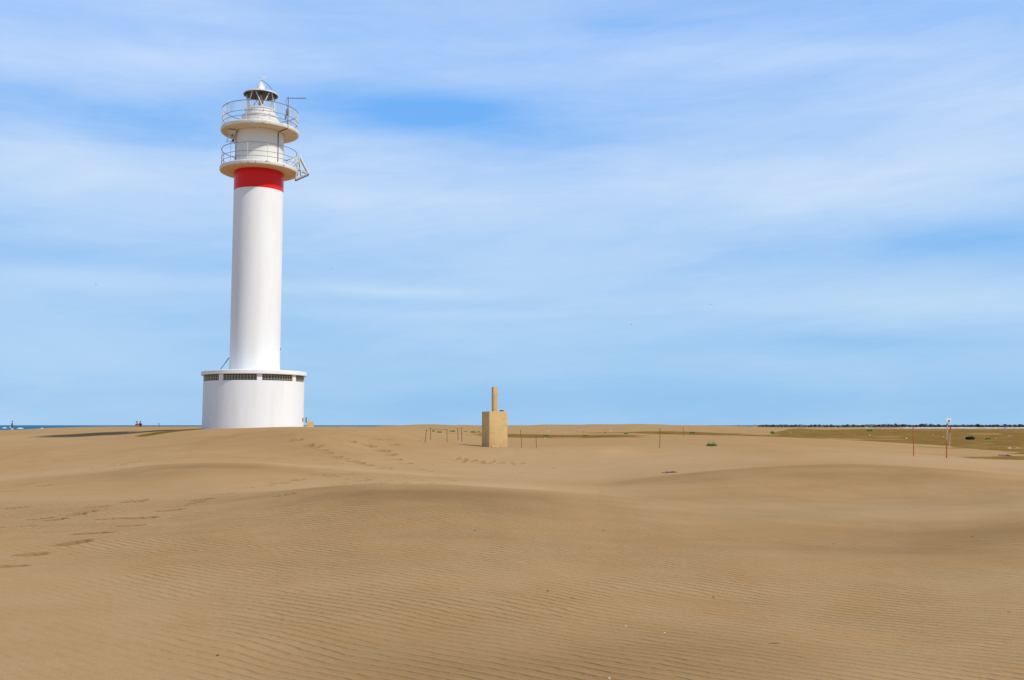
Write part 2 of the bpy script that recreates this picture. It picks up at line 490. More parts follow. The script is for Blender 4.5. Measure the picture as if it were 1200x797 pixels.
for (x, y, k, ang) in prints:
    ang = R(38) + rnd.uniform(-.35, .35)
    L = 0.215 * k * rnd.uniform(.85, 1.2); W = 0.11 * k * rnd.uniform(.85, 1.15)
    if y > 30: L *= 1.25; W *= 1.5
    dep = (0.05 if y < 30 else 0.07) * rnd.uniform(.75, 1.15)
    t0 = x / y * 1154.2 + 600
    dt = 0.9 / y * 1154.2
    j0, j1 = np.searchsorted(tt, t0 - dt), np.searchsorted(tt, t0 + dt)
    i0, i1 = np.searchsorted(YY, y - .9), np.searchsorted(YY, y + .9)
    xs = Xg[i0:i1, j0:j1] - x; ys = Yg[i0:i1, j0:j1] - y
    u = (xs * math.cos(ang) + ys * math.sin(ang)) / L
    v = (-xs * math.sin(ang) + ys * math.cos(ang)) / W
    r2 = u * u + v * v
    wob = 1 + .25 * vnoise(Xg[i0:i1, j0:j1] / .12, Yg[i0:i1, j0:j1] / .12, 8)
    pit = 1 - sstep(0.35, 1.0, np.sqrt(r2) * wob)
    print_shade[i0:i1, j0:j1] = np.maximum(print_shade[i0:i1, j0:j1], (1 - sstep(.85, 1.35, np.sqrt(r2) * wob)) * (.85 if y < 30 else .6) * rnd.uniform(.75, 1.1))
    rim = np.exp(-((np.sqrt(r2) - 1.15) / .28) ** 2) * (0.6 + 0.4 * np.sign(v))
    HG[i0:i1, j0:j1] += -dep * pit + dep * .12 * rim

# ---- material and tone zones of the sand
def bump2(t, y, tc, yc, tw, yw):
    return np.exp(-(((t - tc) / tw) ** 4)) * np.exp(-(((y - yc) / yw) ** 4))
# forward distances, so that the zones lie on the ground where the moist flats are
Yz = Yg
moist = np.zeros_like(Yg)
edge_t = np.array([-300, 840, 880, 905, 940, 1016, 1060, 1092, 1126, 1200, 1500])
edge_Y = np.array([9e3, 9e3, 9e3, 175, 132, 103, 97, 92, 86, 60, 55])
top_Y = np.interp(TT, [870, 900, 930, 960, 1010], [150, 215, 300, 430, 575])
eY = np.interp(TT, edge_t, edge_Y)
eY = eY * (1 + .17 * vnoise(TT / 38.0 + 3, np.log(Yg) * 16, 15) + .10 * vnoise(TT / 14.0 + 9, np.log(Yg) * 40, 16))
moist = np.maximum(moist, sstep(0.90, 1.10, Yz / eY) * (1 - sstep(0.97, 1.05, Yz / top_Y)) * (TT > 860))
moist = np.maximum(moist, bump2(TT, Yz, 890, 232, 60, 9) * .9)
moist = np.maximum(moist, bump2(TT, Yz, 915, 158, 40, 11) * .9)
moist = np.maximum(moist, (TT > 980) * bump2(TT, Yz, 1190, 51, 75, 3.2) * .75)
moist = np.maximum(moist, bump2(TT, Yz, 1105, 76, 45, 2.6) * .62)
moist = np.maximum(moist, bump2(TT, Yz, 1025, 84, 40, 3.0) * .5)
moist = np.maximum(moist, bump2(TT, Yz, 655, 86, 110, 11))
moist = np.maximum(moist, bump2(TT, Yz, 800, 168, 130, 18) * .9)
moist = np.maximum(moist, bump2(TT, Yz, 720, 120, 70, 6) * .9)
moist = np.maximum(moist, bump2(TT, Yz, 205, 54, 52, 3.2) * .8)
moist = np.maximum(moist, bump2(TT, Yz, 540, 76, 22, 1.2) * .8)
moist *= 1 - sstep(.24, .38, vnoise(TT / 55.0 + 3, np.log(Yg) * 26 + 7, 17)) * .6
rip = (1 - sstep(17, 30, Yg)) * (0.25 + 0.75 * sstep(60, 430, TT + (Yg - 8) * 30))
rip = np.where(TT > 700, np.maximum(rip, (1 - sstep(20, 34, Yg))), rip)
rip *= (1 - moist)
pale = np.zeros_like(Yg)
KDm = lambda k: KD[k][None, :]
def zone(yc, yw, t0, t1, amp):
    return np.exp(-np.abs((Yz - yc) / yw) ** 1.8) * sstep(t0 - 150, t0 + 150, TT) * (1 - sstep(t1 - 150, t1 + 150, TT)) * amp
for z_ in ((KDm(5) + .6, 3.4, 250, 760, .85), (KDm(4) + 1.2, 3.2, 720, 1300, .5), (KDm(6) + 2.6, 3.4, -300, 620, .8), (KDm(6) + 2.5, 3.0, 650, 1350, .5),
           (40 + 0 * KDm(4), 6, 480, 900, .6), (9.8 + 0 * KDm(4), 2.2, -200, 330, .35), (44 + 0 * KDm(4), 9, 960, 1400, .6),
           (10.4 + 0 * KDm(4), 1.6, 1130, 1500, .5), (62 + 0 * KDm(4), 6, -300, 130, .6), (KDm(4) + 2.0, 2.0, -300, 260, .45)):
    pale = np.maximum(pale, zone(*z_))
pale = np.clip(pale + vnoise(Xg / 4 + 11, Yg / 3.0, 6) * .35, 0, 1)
# relief shading of the dune faces, painted as a darker sand tone
face_shade = np.zeros_like(Yg)
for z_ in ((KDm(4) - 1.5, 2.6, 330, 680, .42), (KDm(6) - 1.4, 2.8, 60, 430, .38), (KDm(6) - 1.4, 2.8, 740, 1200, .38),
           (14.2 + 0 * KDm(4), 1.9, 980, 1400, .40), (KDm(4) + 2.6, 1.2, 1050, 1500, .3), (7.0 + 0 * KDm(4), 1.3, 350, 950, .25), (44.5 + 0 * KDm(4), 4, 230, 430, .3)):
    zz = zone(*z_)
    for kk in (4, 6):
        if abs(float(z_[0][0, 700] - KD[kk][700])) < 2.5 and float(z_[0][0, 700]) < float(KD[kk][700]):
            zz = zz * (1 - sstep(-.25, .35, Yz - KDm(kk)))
    face_shade = np.maximum(face_shade, zz)
face_shade *= 1 + 1.0 * vnoise(Xg / 1.7 + 19, Yg / 1.1 + 4, 14)
pale = pale * (1 - face_shade * 1.5) - np.clip(print_shade, face_shade, 1)

ny, nx = Yg.shape
co = np.empty((ny * nx, 3), np.float32)
co[:, 0] = Xg.ravel(); co[:, 1] = Yg.ravel(); co[:, 2] = (EYE + HG).ravel()
ii, jj = np.meshgrid(np.arange(ny - 1), np.arange(nx - 1), indexing='ij')
v0 = (ii * nx + jj).ravel()
quads = np.stack([v0, v0 + 1, v0 + nx + 1, v0 + nx], 1).astype(np.int32)
me = bpy.data.meshes.new('dunes')
me.vertices.add(len(co)); me.vertices.foreach_set('co', co.ravel())
me.loops.add(quads.size); me.loops.foreach_set('vertex_index', quads.ravel())
me.polygons.add(len(quads))
me.polygons.foreach_set('loop_start', np.arange(0, quads.size, 4, dtype=np.int32))
me.polygons.foreach_set('use_smooth', np.ones(len(quads), bool))
me.update()
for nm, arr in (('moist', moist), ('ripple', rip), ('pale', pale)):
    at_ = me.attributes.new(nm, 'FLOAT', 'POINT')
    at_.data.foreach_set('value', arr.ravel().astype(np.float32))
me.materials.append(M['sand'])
dunes = bpy.data.objects.new('sand_dunes', me)
COL.objects.link(dunes)
tag(dunes, kind='structure')

# ---- the rest of the beach, beside and behind the camera (sinks under the dunes where they begin)
s = np.linspace(-1, 1, 141)
ax = np.sinh(s * 6.2) / math.sinh(6.2) * 900
bx_, by_ = np.meshgrid(ax, ax)
inside = np.minimum(1.8 * by_ - np.abs(bx_), by_ - 1.2)
bz = EYE - 1.5 - 0.25 * sstep(3, 15, np.hypot(bx_, by_)) + vnoise(bx_ / 5, by_ / 4, 12) * .12 * sstep(3, 10, np.hypot(bx_, by_)) - sstep(0.0, 2.5, inside) * 6
bz = np.where(by_ > 60, bz - sstep(60, 200, by_) * 3 * (bx_ < 0), bz)
bz -= sstep(250, 420, -bx_) * 4
me = bpy.data.meshes.new('beach')
n = len(ax)
vs = np.stack([bx_.ravel(), by_.ravel(), bz.ravel()], 1)
fs = [(i * n + j, i * n + j + 1, (i + 1) * n + j + 1, (i + 1) * n + j) for i in range(n - 1) for j in range(n - 1)]
me.from_pydata(vs.tolist(), [], fs)
for nm, val in (('moist', 0.0), ('ripple', 0.6), ('pale', 0.2)):
    a_ = me.attributes.new(nm, 'FLOAT', 'POINT'); a_.data.foreach_set('value', [val] * len(vs))
o = link('beach', me, M['sand'], smooth=True)
tag(o, kind='structure')

# ---- sea, horizon to horizon
bm = bmesh.new()
L_ = 30000
g = np.concatenate([-np.geomspace(L_, 50, 14), np.geomspace(50, L_, 14)])
vv = [[bm.verts.new((x, y, 0)) for x in g] for y in g]
for i in range(len(g) - 1):
    for j in range(len(g) - 1):
        bm.faces.new((vv[i][j], vv[i][j + 1], vv[i + 1][j + 1], vv[i + 1][j]))
tag(build('sea', bm, M['sea'], smooth=False), kind='structure')

# ---- breaking surf: low foam ridges
bm = bmesh.new()
rr = random.Random(5)
for (px, py, w) in ((5.5, 501.8, 3.0), (24, 502.3, 4.5), (49.5, 502.8, 3.2), (-12, 502.0, 5), (13, 501.0, 2)):
    a, b = ray(px, py)
    Y = -(EYE) / b
    c = Vector((a * Y, Y, 0)); wid = w / 1154 * Y
    nseg = 14
    top, bot, back = [], [], []
    for i in range(nseg + 1):
        f = i / nseg
        e = math.sin(math.pi * f) ** .6
        x = c.x + (f - .5) * wid
        top.append(bm.verts.new((x, c.y + rr.uniform(-1, 1), 0.05 + 0.85 * e * rr.uniform(.6, 1))))
        bot.append(bm.verts.new((x, c.y - 3 - 2 * e, 0.02)))
        back.append(bm.verts.new((x, c.y + 4, 0.02)))
    for i in range(nseg):
        bm.faces.new((bot[i], bot[i + 1], top[i + 1], top[i]))
        bm.faces.new((top[i], top[i + 1], back[i + 1], back[i]))
o = build('surf_foam', bm, M['foam'])
tag(o, 'white foam of small waves breaking on the blue sea', 'sea foam', kind='stuff')

# ---- pale salt flat far out on the plain
bm = bmesh.new()
rr = random.Random(9)
def strip(t0, t1, Ya, Yb, n=60, z=0.10):
    lo, hi = [], []
    for i in range(n + 1):
        t = t0 + (t1 - t0) * i / n
        e = min(1, min(i, n - i) / 5)
        ya = Ya * (1 + rr.uniform(-.03, .05)); yb = Yb * (1 + rr.uniform(-.04, .03))
        mid = (Ya + Yb) / 2
        ya = mid + (ya - mid) * e; yb = mid + (yb - mid) * e
        lo.append(bm.verts.new(((t - 600) / 1154.2 * ya, ya, EYE - 2.3 + z)))
        hi.append(bm.verts.new(((t - 600) / 1154.2 * yb, yb, EYE - 2.3 + z)))
    for i in range(n):
        bm.faces.new((lo[i], lo[i + 1], hi[i + 1], hi[i]))
strip(1045, 1260, 720, 860)
strip(965, 1036, 760, 800, 30)
strip(1085, 1150, 900.5, 960, 20)
tag(build('salt_flat', bm, M['whitesand'], smooth=False), kind='structure')

# ------------------------------------------------------------------ lighthouse
TY = 55.0
base_x = (297 - 600) / 1154.2 * TY
az = math.atan2(base_x, TY)                       # direction of the tower seen from the camera
gz = ground_h(base_x, TY)
LH = empty('lighthouse', (base_x, TY, EYE), 'tall white lighthouse with a red band, two round galleries and a wide round base', 'lighthouse', rz=-az)
# local frame: x = to the right as seen from the camera, -y = towards the camera, z = height above the eye
b = bmesh.new()
wa = [R(-17 + 45 * k) for k in range(8)]
half = R(19.6)
RB = 2.74
lathe(b, [(RB, -0.9), (RB + .02, -0.5), (RB, 0.4), (RB, 2.40)], 144)
lathe(b, [(RB, 2.40), (RB - .16, 2.40)], 144)
for k in range(8):                                  # piers between the windows
    a0 = wa[k] + half; a1 = wa[(k + 1) % 8] - half + (2 * math.pi if k == 7 else 0)
    lathe(b, [(RB - .16, 2.40), (RB, 2.40), (RB, 2.735), (RB - .16, 2.735)], 6, a0, a1)
    for a in (a0, a1):
        p = [b.verts.new((r * math.sin(a), -r * math.cos(a), z)) for r, z in ((RB - .16, 2.4), (RB, 2.4), (RB, 2.735), (RB - .16, 2.735))]
        b.faces.new(p)
build('base_wall', b, M['white'], LH)
b = bmesh.new()
lathe(b, [(0, 2.735), (RB + .10, 2.735), (RB + .125, 2.76), (RB + .125, 2.93), (RB + .10, 2.96), (0, 3.0)], 144)
build('base_roof', b, M['white'], LH)
for k in range(8):
    a0, a1 = wa[k] - half, wa[k] + half
    b = bmesh.new()
    lathe(b, [(RB - .10, 2.405), (RB - .10, 2.73)], 40, a0, a1)
    w = build('window', b, M['glassblock'], LH)
    b = bmesh.new()
    nb = 11
    for i in range(nb + 1):
        a = a0 + (a1 - a0) * i / nb
        thick = .026
        r = RB - .085
        box(b, (r * math.sin(a), -r * math.cos(a), 2.567), (thick, .035, .32), rz=a)
    build('mullion', b, M['mullion'], w, smooth=False)
    b = bmesh.new()
    for z in (2.48, 2.567, 2.65):
        lathe(b, [(RB - .10, z - .008), (RB - .073, z - .008), (RB - .073, z + .008), (RB - .10, z + .008)], 30, a0, a1)
    build('glazing_bar', b, M['mullion'], w)
    b = bmesh.new()
    for z0, z1 in ((2.405, 2.425), (2.71, 2.732)):
        lathe(b, [(RB - .10, z0), (RB - .03, z0), (RB - .03, z1), (RB - .10, z1)], 30, a0, a1)
    build('window_frame', b, M['winframe'], w)
RS = 1.372
b = bmesh.new()
lathe(b, [(RS + .01, 2.99), (RS, 3.3), (RS, 13.22)], 128)
build('shaft', b, M['white'], LH)
b = bmesh.new()
lathe(b, [(RS - .01, 13.22), (RS + .004, 13.22), (RS + .004, 14.35), (RS - .01, 14.35)], 128)
build('red_band', b, M['red'], LH)
def deck(z, name):
    b = bmesh.new()
    lathe(b, [(RS - .02, z + .02), (2.10, z + .018), (2.12, z), (2.16, z), (2.18, z + .03), (2.18, z + .17), (2.15, z + .2), (2.04, z + .2), (2.03, z + .14), (1.3, z + .15)], 128)
    g_ = build(name, b, M['gallery'], LH)
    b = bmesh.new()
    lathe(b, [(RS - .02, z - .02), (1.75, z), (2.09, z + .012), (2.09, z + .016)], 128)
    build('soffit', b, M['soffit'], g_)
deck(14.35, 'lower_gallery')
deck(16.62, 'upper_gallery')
b = bmesh.new()
lathe(b, [(1.335, 14.45), (1.335, 15.6), (1.345, 15.61), (1.345, 15.64), (1.335, 15.65), (1.335, 16.66)], 128)
build('upper_drum', b, M['drum'], LH)
# railings
def railing(z0, ztop, mids, nposts, nbal, name):
    b = bmesh.new()
    hoop(b, 2.09, ztop, .019)
    for z in mids: hoop(b, 2.09, z, .014)
    rl = build(name, b, M['rail'], LH)
    for i in range(nposts):
        a = 2 * math.pi * (i + .4) / nposts
        b = bmesh.new()
        tube(b, [(2.09 * math.sin(a), -2.09 * math.cos(a), z0), (2.09 * math.sin(a), -2.09 * math.cos(a), ztop)], .015, 6)
        build('post', b, M['rail_white'], rl)
    for i in range(nbal):
        a = 2 * math.pi * (i + .1) / nbal
        b = bmesh.new()
        tube(b, [(2.09 * math.sin(a), -2.09 * math.cos(a), mids[0]), (2.09 * math.sin(a), -2.09 * math.cos(a), ztop)], .011, 5)
        build('baluster', b, M['rail_white'], rl)
railing(14.5, 15.56, [15.07, 14.8], 12, 0, 'lower_railing')
railing(16.77, 17.93, [17.36, 17.08], 10, 90, 'upper_railing')
# lantern
b = bmesh.new()
lathe(b, [(1.03, 16.75), (1.03, 17.50), (1.06, 17.52), (1.06, 17.58), (1.0, 17.60), (.84, 17.61)], 96)
build('parapet', b, M['gallery'], LH)
b = bmesh.new()
lathe(b, [(.84, 17.60), (.84, 17.93), (.88, 17.95), (.88, 18.0), (.84, 18.01), (0, 18.02)], 96)
build('lantern_base', b, M['gallery'], LH)
zt, zb, rl_ = 18.92, 18.0, .80
for i in range(5):
    b = bmesh.new()
    a = R(7 + 72 * i)
    d = R(29)
    pb = (rl_ * math.sin(a), -rl_ * math.cos(a), zb)
    for sgn in (-1, 1):
        tube(b, [pb, (rl_ * math.sin(a + sgn * d), -rl_ * math.cos(a + sgn * d), zt)], .030, 6)
    build('mullion', b, M['rail_white'], LH)
b = bmesh.new()
lathe(b, [(.775, 18.01), (.775, 18.91)], 48)
build('glass_pane', b, M['glass'], LH)
b = bmesh.new()
lathe(b, [(.30, 18.02), (.30, 18.07), (.08, 18.1), (.10, 18.2), (.15, 18.24), (.16, 18.42), (.15, 18.55), (.10, 18.60), (.10, 18.90)], 32)
build('lamp', b, M['steel'], LH)
b = bmesh.new()
lathe(b, [(0, 18.91), (.80, 18.90), (.95, 18.885)], 72)
build('ceiling', b, M['lantern_in'], LH)
b = bmesh.new()
lathe(b, [(.95, 18.88), (.985, 18.88), (.985, 18.93), (.93, 18.96), (.55, 19.04), (.40, 19.10), (.28, 19.17), (.23, 19.32), (.19, 19.47), (.125, 19.60), (.05, 19.68), (0, 19.69)], 72)
build('lantern_roof', b, M['gallery'], LH)
b = bmesh.new()
tube(b, [(0, 0, 19.70), (0, 0, 20.15)], .018, 8, .010)
bmesh.ops.create_icosphere(b, subdivisions=2, radius=.05, matrix=Matrix.Translation((0, 0, 19.8)))
tube(b, [(-.20, 0, 19.93), (.16, 0, 19.93)], .012, 6)
tube(b, [(0, -.14, 19.88), (0, .14, 19.88)], .010, 6)
for s_ in (1, -1):
    p = [b.verts.new(q) for q in ((.06, .006 * s_, 20.0), (.26, .006 * s_, 20.07), (.22, .006 * s_, 19.97), (.27, .006 * s_, 19.88), (.06, .006 * s_, 19.91))]
    b.faces.new(p if s_ > 0 else p[::-1])
build('weather_vane', b, M['rail_white'], LH)
b = bmesh.new()
tube(b, [(.05, -.06, 19.75), (.25, -.25, 19.58), (.5, -.42, 19.28), (.62, -.46, 19.12)], .014, 6)
build('lightning_cable', b, M['dark'], LH)
# aerial on the upper rail
mx, my = 1.50, -1.54
b = bmesh.new()
tube(b, [(mx, my, 16.6), (mx, my, 18.44)], .024, 8)
tube(b, [(mx - .1, my, 17.9), (mx - .13, my, 18.25), (mx, my, 18.40)], .012, 6)
mast = build('antenna_mast', b, M['rail'], LH)
b = bmesh.new()
tube(b, [(mx - .10, my, 18.34), (mx + .98, my - .02, 18.42)], .014, 6)
for i in range(9):
    x = mx + .12 + i * .1
    tube(b, [(x, my - .02, 18.355 + i * .008 - .06), (x, my - .02, 18.355 + i * .008 + .06)], .008, 5)
build('antenna', b, M['dark'], LH)
b = bmesh.new()
box(b, (mx - .04, my + .06, 17.56), (.16, .14, .34), bevel=.015)
box(b, (mx - .12, my + .02, 17.25), (.10, .12, .22), bevel=.012)
build('equipment_box', b, M['rail'], LH)
b = bmesh.new()
tube(b, [(mx, my - .03, 16.95), (mx + .02, my - .04, 16.7), (mx - .05, my + .05, 16.585), (1.12, -.98, 16.58), (1.01, -.915, 16.50), (1.01, -.91, 14.6)], .022, 6)
build('cable', b, M['dark'], LH)
# pipe and lamp bracket, left side
b = bmesh.new()
tube(b, [(-1.32, -.38, 14.5), (-1.32, -.38, 16.6)], .02, 6)
build('pipe', b, M['steel'], LH)
b = bmesh.new()
box(b, (-1.52, -.55, 16.48), (.42, .26, .16), bevel=.03)
fb = build('floodlight', b, M['rail_white'], LH)
b = bmesh.new()
for (x0, x1) in ((-1.62, -1.82), (-1.38, -1.58)):
    tube(b, [(x0, -.58, 16.42), (x1, -.62, 15.82)], .028, 6)
tube(b, [(-1.80, -.62, 15.88), (-1.56, -.62, 15.88)], .02, 6)
tube(b, [(-1.72, -.6, 16.14), (-1.34, -.5, 16.14)], .022, 6)
tube(b, [(-1.66, -.6, 16.36), (-1.34, -.5, 16.36)], .022, 6)
tube(b, [(-1.34, -.5, 16.42), (-1.40, -.5, 15.78)], .03, 6)
build('bracket', b, M['rail_white'], fb)
b = bmesh.new()
for z in (16.25, 16.0):
    box(b, (-1.46, -.46, z), (.17, .03, .18))
build('lamp_panel', b, M['wood'], fb, smooth=False)
# triangular folding frame hung from the lower gallery, right side
b = bmesh.new()
tri = lambda yo: [Vector((2.20, -.62 + yo, 15.38)), Vector((2.74, -.72 + yo, 14.33)), Vector((2.02, -.60 + yo, 13.98))]
def frame_side(yo, r):
    b = bmesh.new()
    t_, o_, q_ = tri(yo)
    inn = Vector((2.08, -.60 + yo, 14.55))
    tube(b, [t_, o_], r, 6); tube(b, [o_, q_], r, 6); tube(b, [inn, t_], r, 6); tube(b, [inn, q_], r, 6)
    tube(b, [t_ * .99 + Vector((0, 0, .1)), Vector((2.34, -.65 + yo, 14.2))], r, 6)
    tube(b, [inn + Vector((0, 0, .1)), o_], r * .8, 6)
    return b
b.free()
b = frame_side(.42, .042)
for p, q in zip(tri(0), tri(.42)): tube(b, [p, q], .024, 6)
ff = build('folding_frame', b, M['rail'], LH)
build('front_bars', frame_side(0, .034), M['rail_white'], ff)
b = bmesh.new()
for i, (p, q) in enumerate((((1.55, -1.45, 14.75), (2.1, -.9, 15.2)), ((1.6, -1.42, 14.95), (2.08, -.95, 14.75)), ((1.62, -1.40, 14.6), (1.95, -1.1, 15.08)), ((1.82, -1.2, 14.6), (2.12, -.85, 14.98)))):
    tube(b, [p, q], .022, 6)
build('brace', b, M['rail_white'], LH)
b = bmesh.new()
tube(b, [(-1.86, -.55, 3.0), (-1.40, -.1, 3.74)], .022, 6)
build('stay_rod', b, M['dark'], LH)
b = bmesh.new()
box(b, (RS * .999, -.1, 4.28), (.07, .10, .09), bevel=.01)
build('wall_bracket', b, M['dark'], LH)
# rail posts of the entrance at the right foot of the base
for (x, y, z0, z1, w) in ((2.66, -.72, .20, .40, .06), (2.86, -.40, .14, .44, .07)):
    b = bmesh.new()
    box(b, (x, y, (z0 + z1) / 2), (w, w, z1 - z0), bevel=.01)
    build('rail_post', b, M['wood'], LH)

# stone block at the foot of the lighthouse
def local(p):
    return LH.matrix_basis @ Vector(p)
wp = local((3.1, -.3, 0))
b = bmesh.new()
box(b, (0, 0, .10), (.34, .34, .34), rz=.2, bevel=.03)
box(b, (-.05, -.02, -.08), (.5, .42, .14), rz=.1, bevel=.02)
o = build('stone_block', b, M['concrete'])
o.location = (wp.x, wp.y, ground_h(wp.x, wp.y) + .06)
tag(o, 'small sand coloured stone block at the right foot of the lighthouse', 'stone block')

# ------------------------------------------------------------------ survey pillar
PY = 47.6
pc = at(579.6, 524, PY)
ang = R(23.6)
top = at(579.6, 482.3, PY).z
hb = top - (pc.z - .25)
pil = empty('survey_pillar', (pc.x, pc.y, pc.z), 'ochre concrete survey block with a slim square column on top, standing in the dune hollow', 'survey pillar', rz=ang)
b = bmesh.new()
box(b, (0, 0, (top - pc.z - .25) / 2), (.953, .953, top - pc.z + .25), bevel=.012)
build('block', b, M['concrete'], pil)
ct = at(580, 453.6, PY).z - pc.z
b = bmesh.new()
box(b, (0, 0, (top - pc.z + ct) / 2), (.225, .225, ct - (top - pc.z)), bevel=.008)
build('column', b, M['concrete'], pil)
b = bmesh.new()
lathe(b, [(0.13, 0), (.12, .04), (.06, .07), (0, .075)], 20)
o = build('metal_cap', b, M['dark'], pil)
o.location = (.32, -.12, top - pc.z)
rr = random.Random(21)
rub = ['lowest and leftmost', 'largest', 'flat', 'small round', 'rightmost']
for i, (px, py, sz) in enumerate(((574.5, 523.0, .16), (577.5, 523.2, .30), (583, 524.2, .22), (588, 524.4, .16), (592.5, 524.2, .2))):
    a, _ = ray(px, py)
    Y = PY - .78 + abs(px - 579) * .018
    x = a * Y
    o = build('broken_stone', rough_rock((sz * .8, sz * .6, sz * .45), 30 + i), M['concrete'], smooth=False)
    o.location = (x, Y, ground_h(x, Y) + sz * .02)
    o.rotation_euler = (0, 0, rr.uniform(0, 3))
    tag(o, 'broken ochre stone at the foot of the survey pillar, %s of the five' % rub[i], 'stone', 'broken stones round the survey pillar')

# ------------------------------------------------------------------ stakes
def stake(pb, pt, dia_px, mat, label, group='thin stakes standing in the sand', name='stake', Yf=None, collar=True):
    if Yf is None:
        g_ = ground_at(*pb)
    else:
        a, _ = ray(*pb); g_ = Vector((a * Yf, Yf, ground_h(a * Yf, Yf)))
    t_ = at(pt[0], pt[1], g_.y + .05)
    r = max(dia_px / 2 / 1154 * g_.y, .012)
    d = t_ - g_
    bm = bmesh.new()
    n_ = 6
    pts = []
    for i in range(n_ + 1):
        f = i / n_
        pts.append(d * f + Vector((math.sin(f * 5) * .008, 0, 0)) - (Vector((0, 0, .25)) if i == 0 else Vector()))
    tube(bm, pts, r, 8, r * .85)
    if collar:
        tube(bm, [d * .93, d * .95], r * 1.35, 8)
    o = build(name, bm, mat)
    o.location = g_
    tag(o, label, 'stake', group)
    return o, g_, t_
stake((497.8, 519), (500, 503.2), .8, M['wood'], 'leftmost thin stake left of the survey pillar, leaning to the right')
stake((504.6, 515), (504.8, 501.2), .8, M['wood'], 'short dark upright stake, second from the left in the row left of the pillar')
stake((523.8, 518.6), (523.8, 502.2), .75, M['wood'], 'upright stake in the middle of the row left of the survey pillar')
stake((536.7, 516.2), (536.3, 501.5), .75, M['wood'], 'upright stake of the close pair left of the pillar, the further and left one')
stake((541.2, 517.6), (540.7, 500.6), .8, M['wood'], 'stake nearest to the left side of the survey pillar, right one of a close pair')
stake((611.4, 525.2), (610.2, 503.6), .7, M['wood'], 'tall thin stake just right of the survey pillar')
stake((628.5, 525.3), (628.3, 512.2), .7, M['wood'], 'short thin stake, the second to the right of the survey pillar')
stake((773.0, 525.2), (773.6, 501.8), .8, M['wood'], 'tall dark stake standing alone left of the green grass tuft')
stake((800.8, 511.2), (800.6, 500.8), .7, M['wood'], 'small distant dark stake between the tall lone stake and the grass tuft')
stake((1070.6, 534.6), (1070.2, 500.2), 1.15, M['stake_red'], 'rusty red stake on the right, left of the white sign')
# far pale and red post behind the sign
o, g_, t_ = stake((1112.4, 523.0), (1114.0, 500.2), 1.0, M['stake_pale'], 'pale pinkish stake with red top just behind the white sign post')
b = bmesh.new()
d = t_ - g_
tube(b, [d * .72, d * 1.0], .06, 8)
s_ = build('painted_top', b, M['stake_red'], o)
# rope along the leaning stakes
b = bmesh.new()
p0 = at(500, 504.0, ground_at(497.8, 519).y); p1 = at(504.8, 502.4, ground_at(504.6, 515).y); p2 = at(523.8, 503.0, ground_at(523.8, 518.6).y)
pts = []
for A, B in ((p0, p1), (p1, p2)):
    for i in range(7):
        f = i / 6
        q = A.lerp(B, f); q.z -= .05 * math.sin(math.pi * f)
        pts.append(q)
tube(b, pts, .008, 5)
tag(build('rope', b, M['rope']), 'thin reddish rope strung between the leftmost three stakes', 'rope')

# sign on a red pole
SY = 46.5
g_ = at(1109.0, 543.0, SY); g_.z = ground_h(g_.x, SY)
sg = empty('signpost', g_, 'small white square sign with a dark mark on a thin red post, at the right', 'sign')
tp = at(1110.4, 491.5, SY) - g_
b = bmesh.new()
tube(b, [Vector((0, 0, -.25)), tp * .45], .028, 8)
build('lower_post', b, M['stake_red'], sg)
b = bmesh.new()
tube(b, [tp * .4501, tp * .86], .024, 8)
build('upper_post', b, M['stake_pale'], sg)
b = bmesh.new()
tube(b, [tp * .8601, tp * 1.0], .024, 8)
build('post_tip', b, M['dark'], sg)
sc_ = at(1110.8, 493.2, SY) - g_
b = bmesh.new()
box(b, sc_ + Vector((0, -.045, 0)), (.255, .02, .23), bevel=.006)
pl = build('sign_panel', b, M['sign'], sg)
b = bmesh.new()
c_ = sc_ + Vector((.03, -.060, .0))
box(b, c_, (.085, .006, .055))
box(b, c_ + Vector((.0, 0, -.045)), (.07, .006, .018))
build('printed_mark', b, M['dark'], pl, smooth=False)

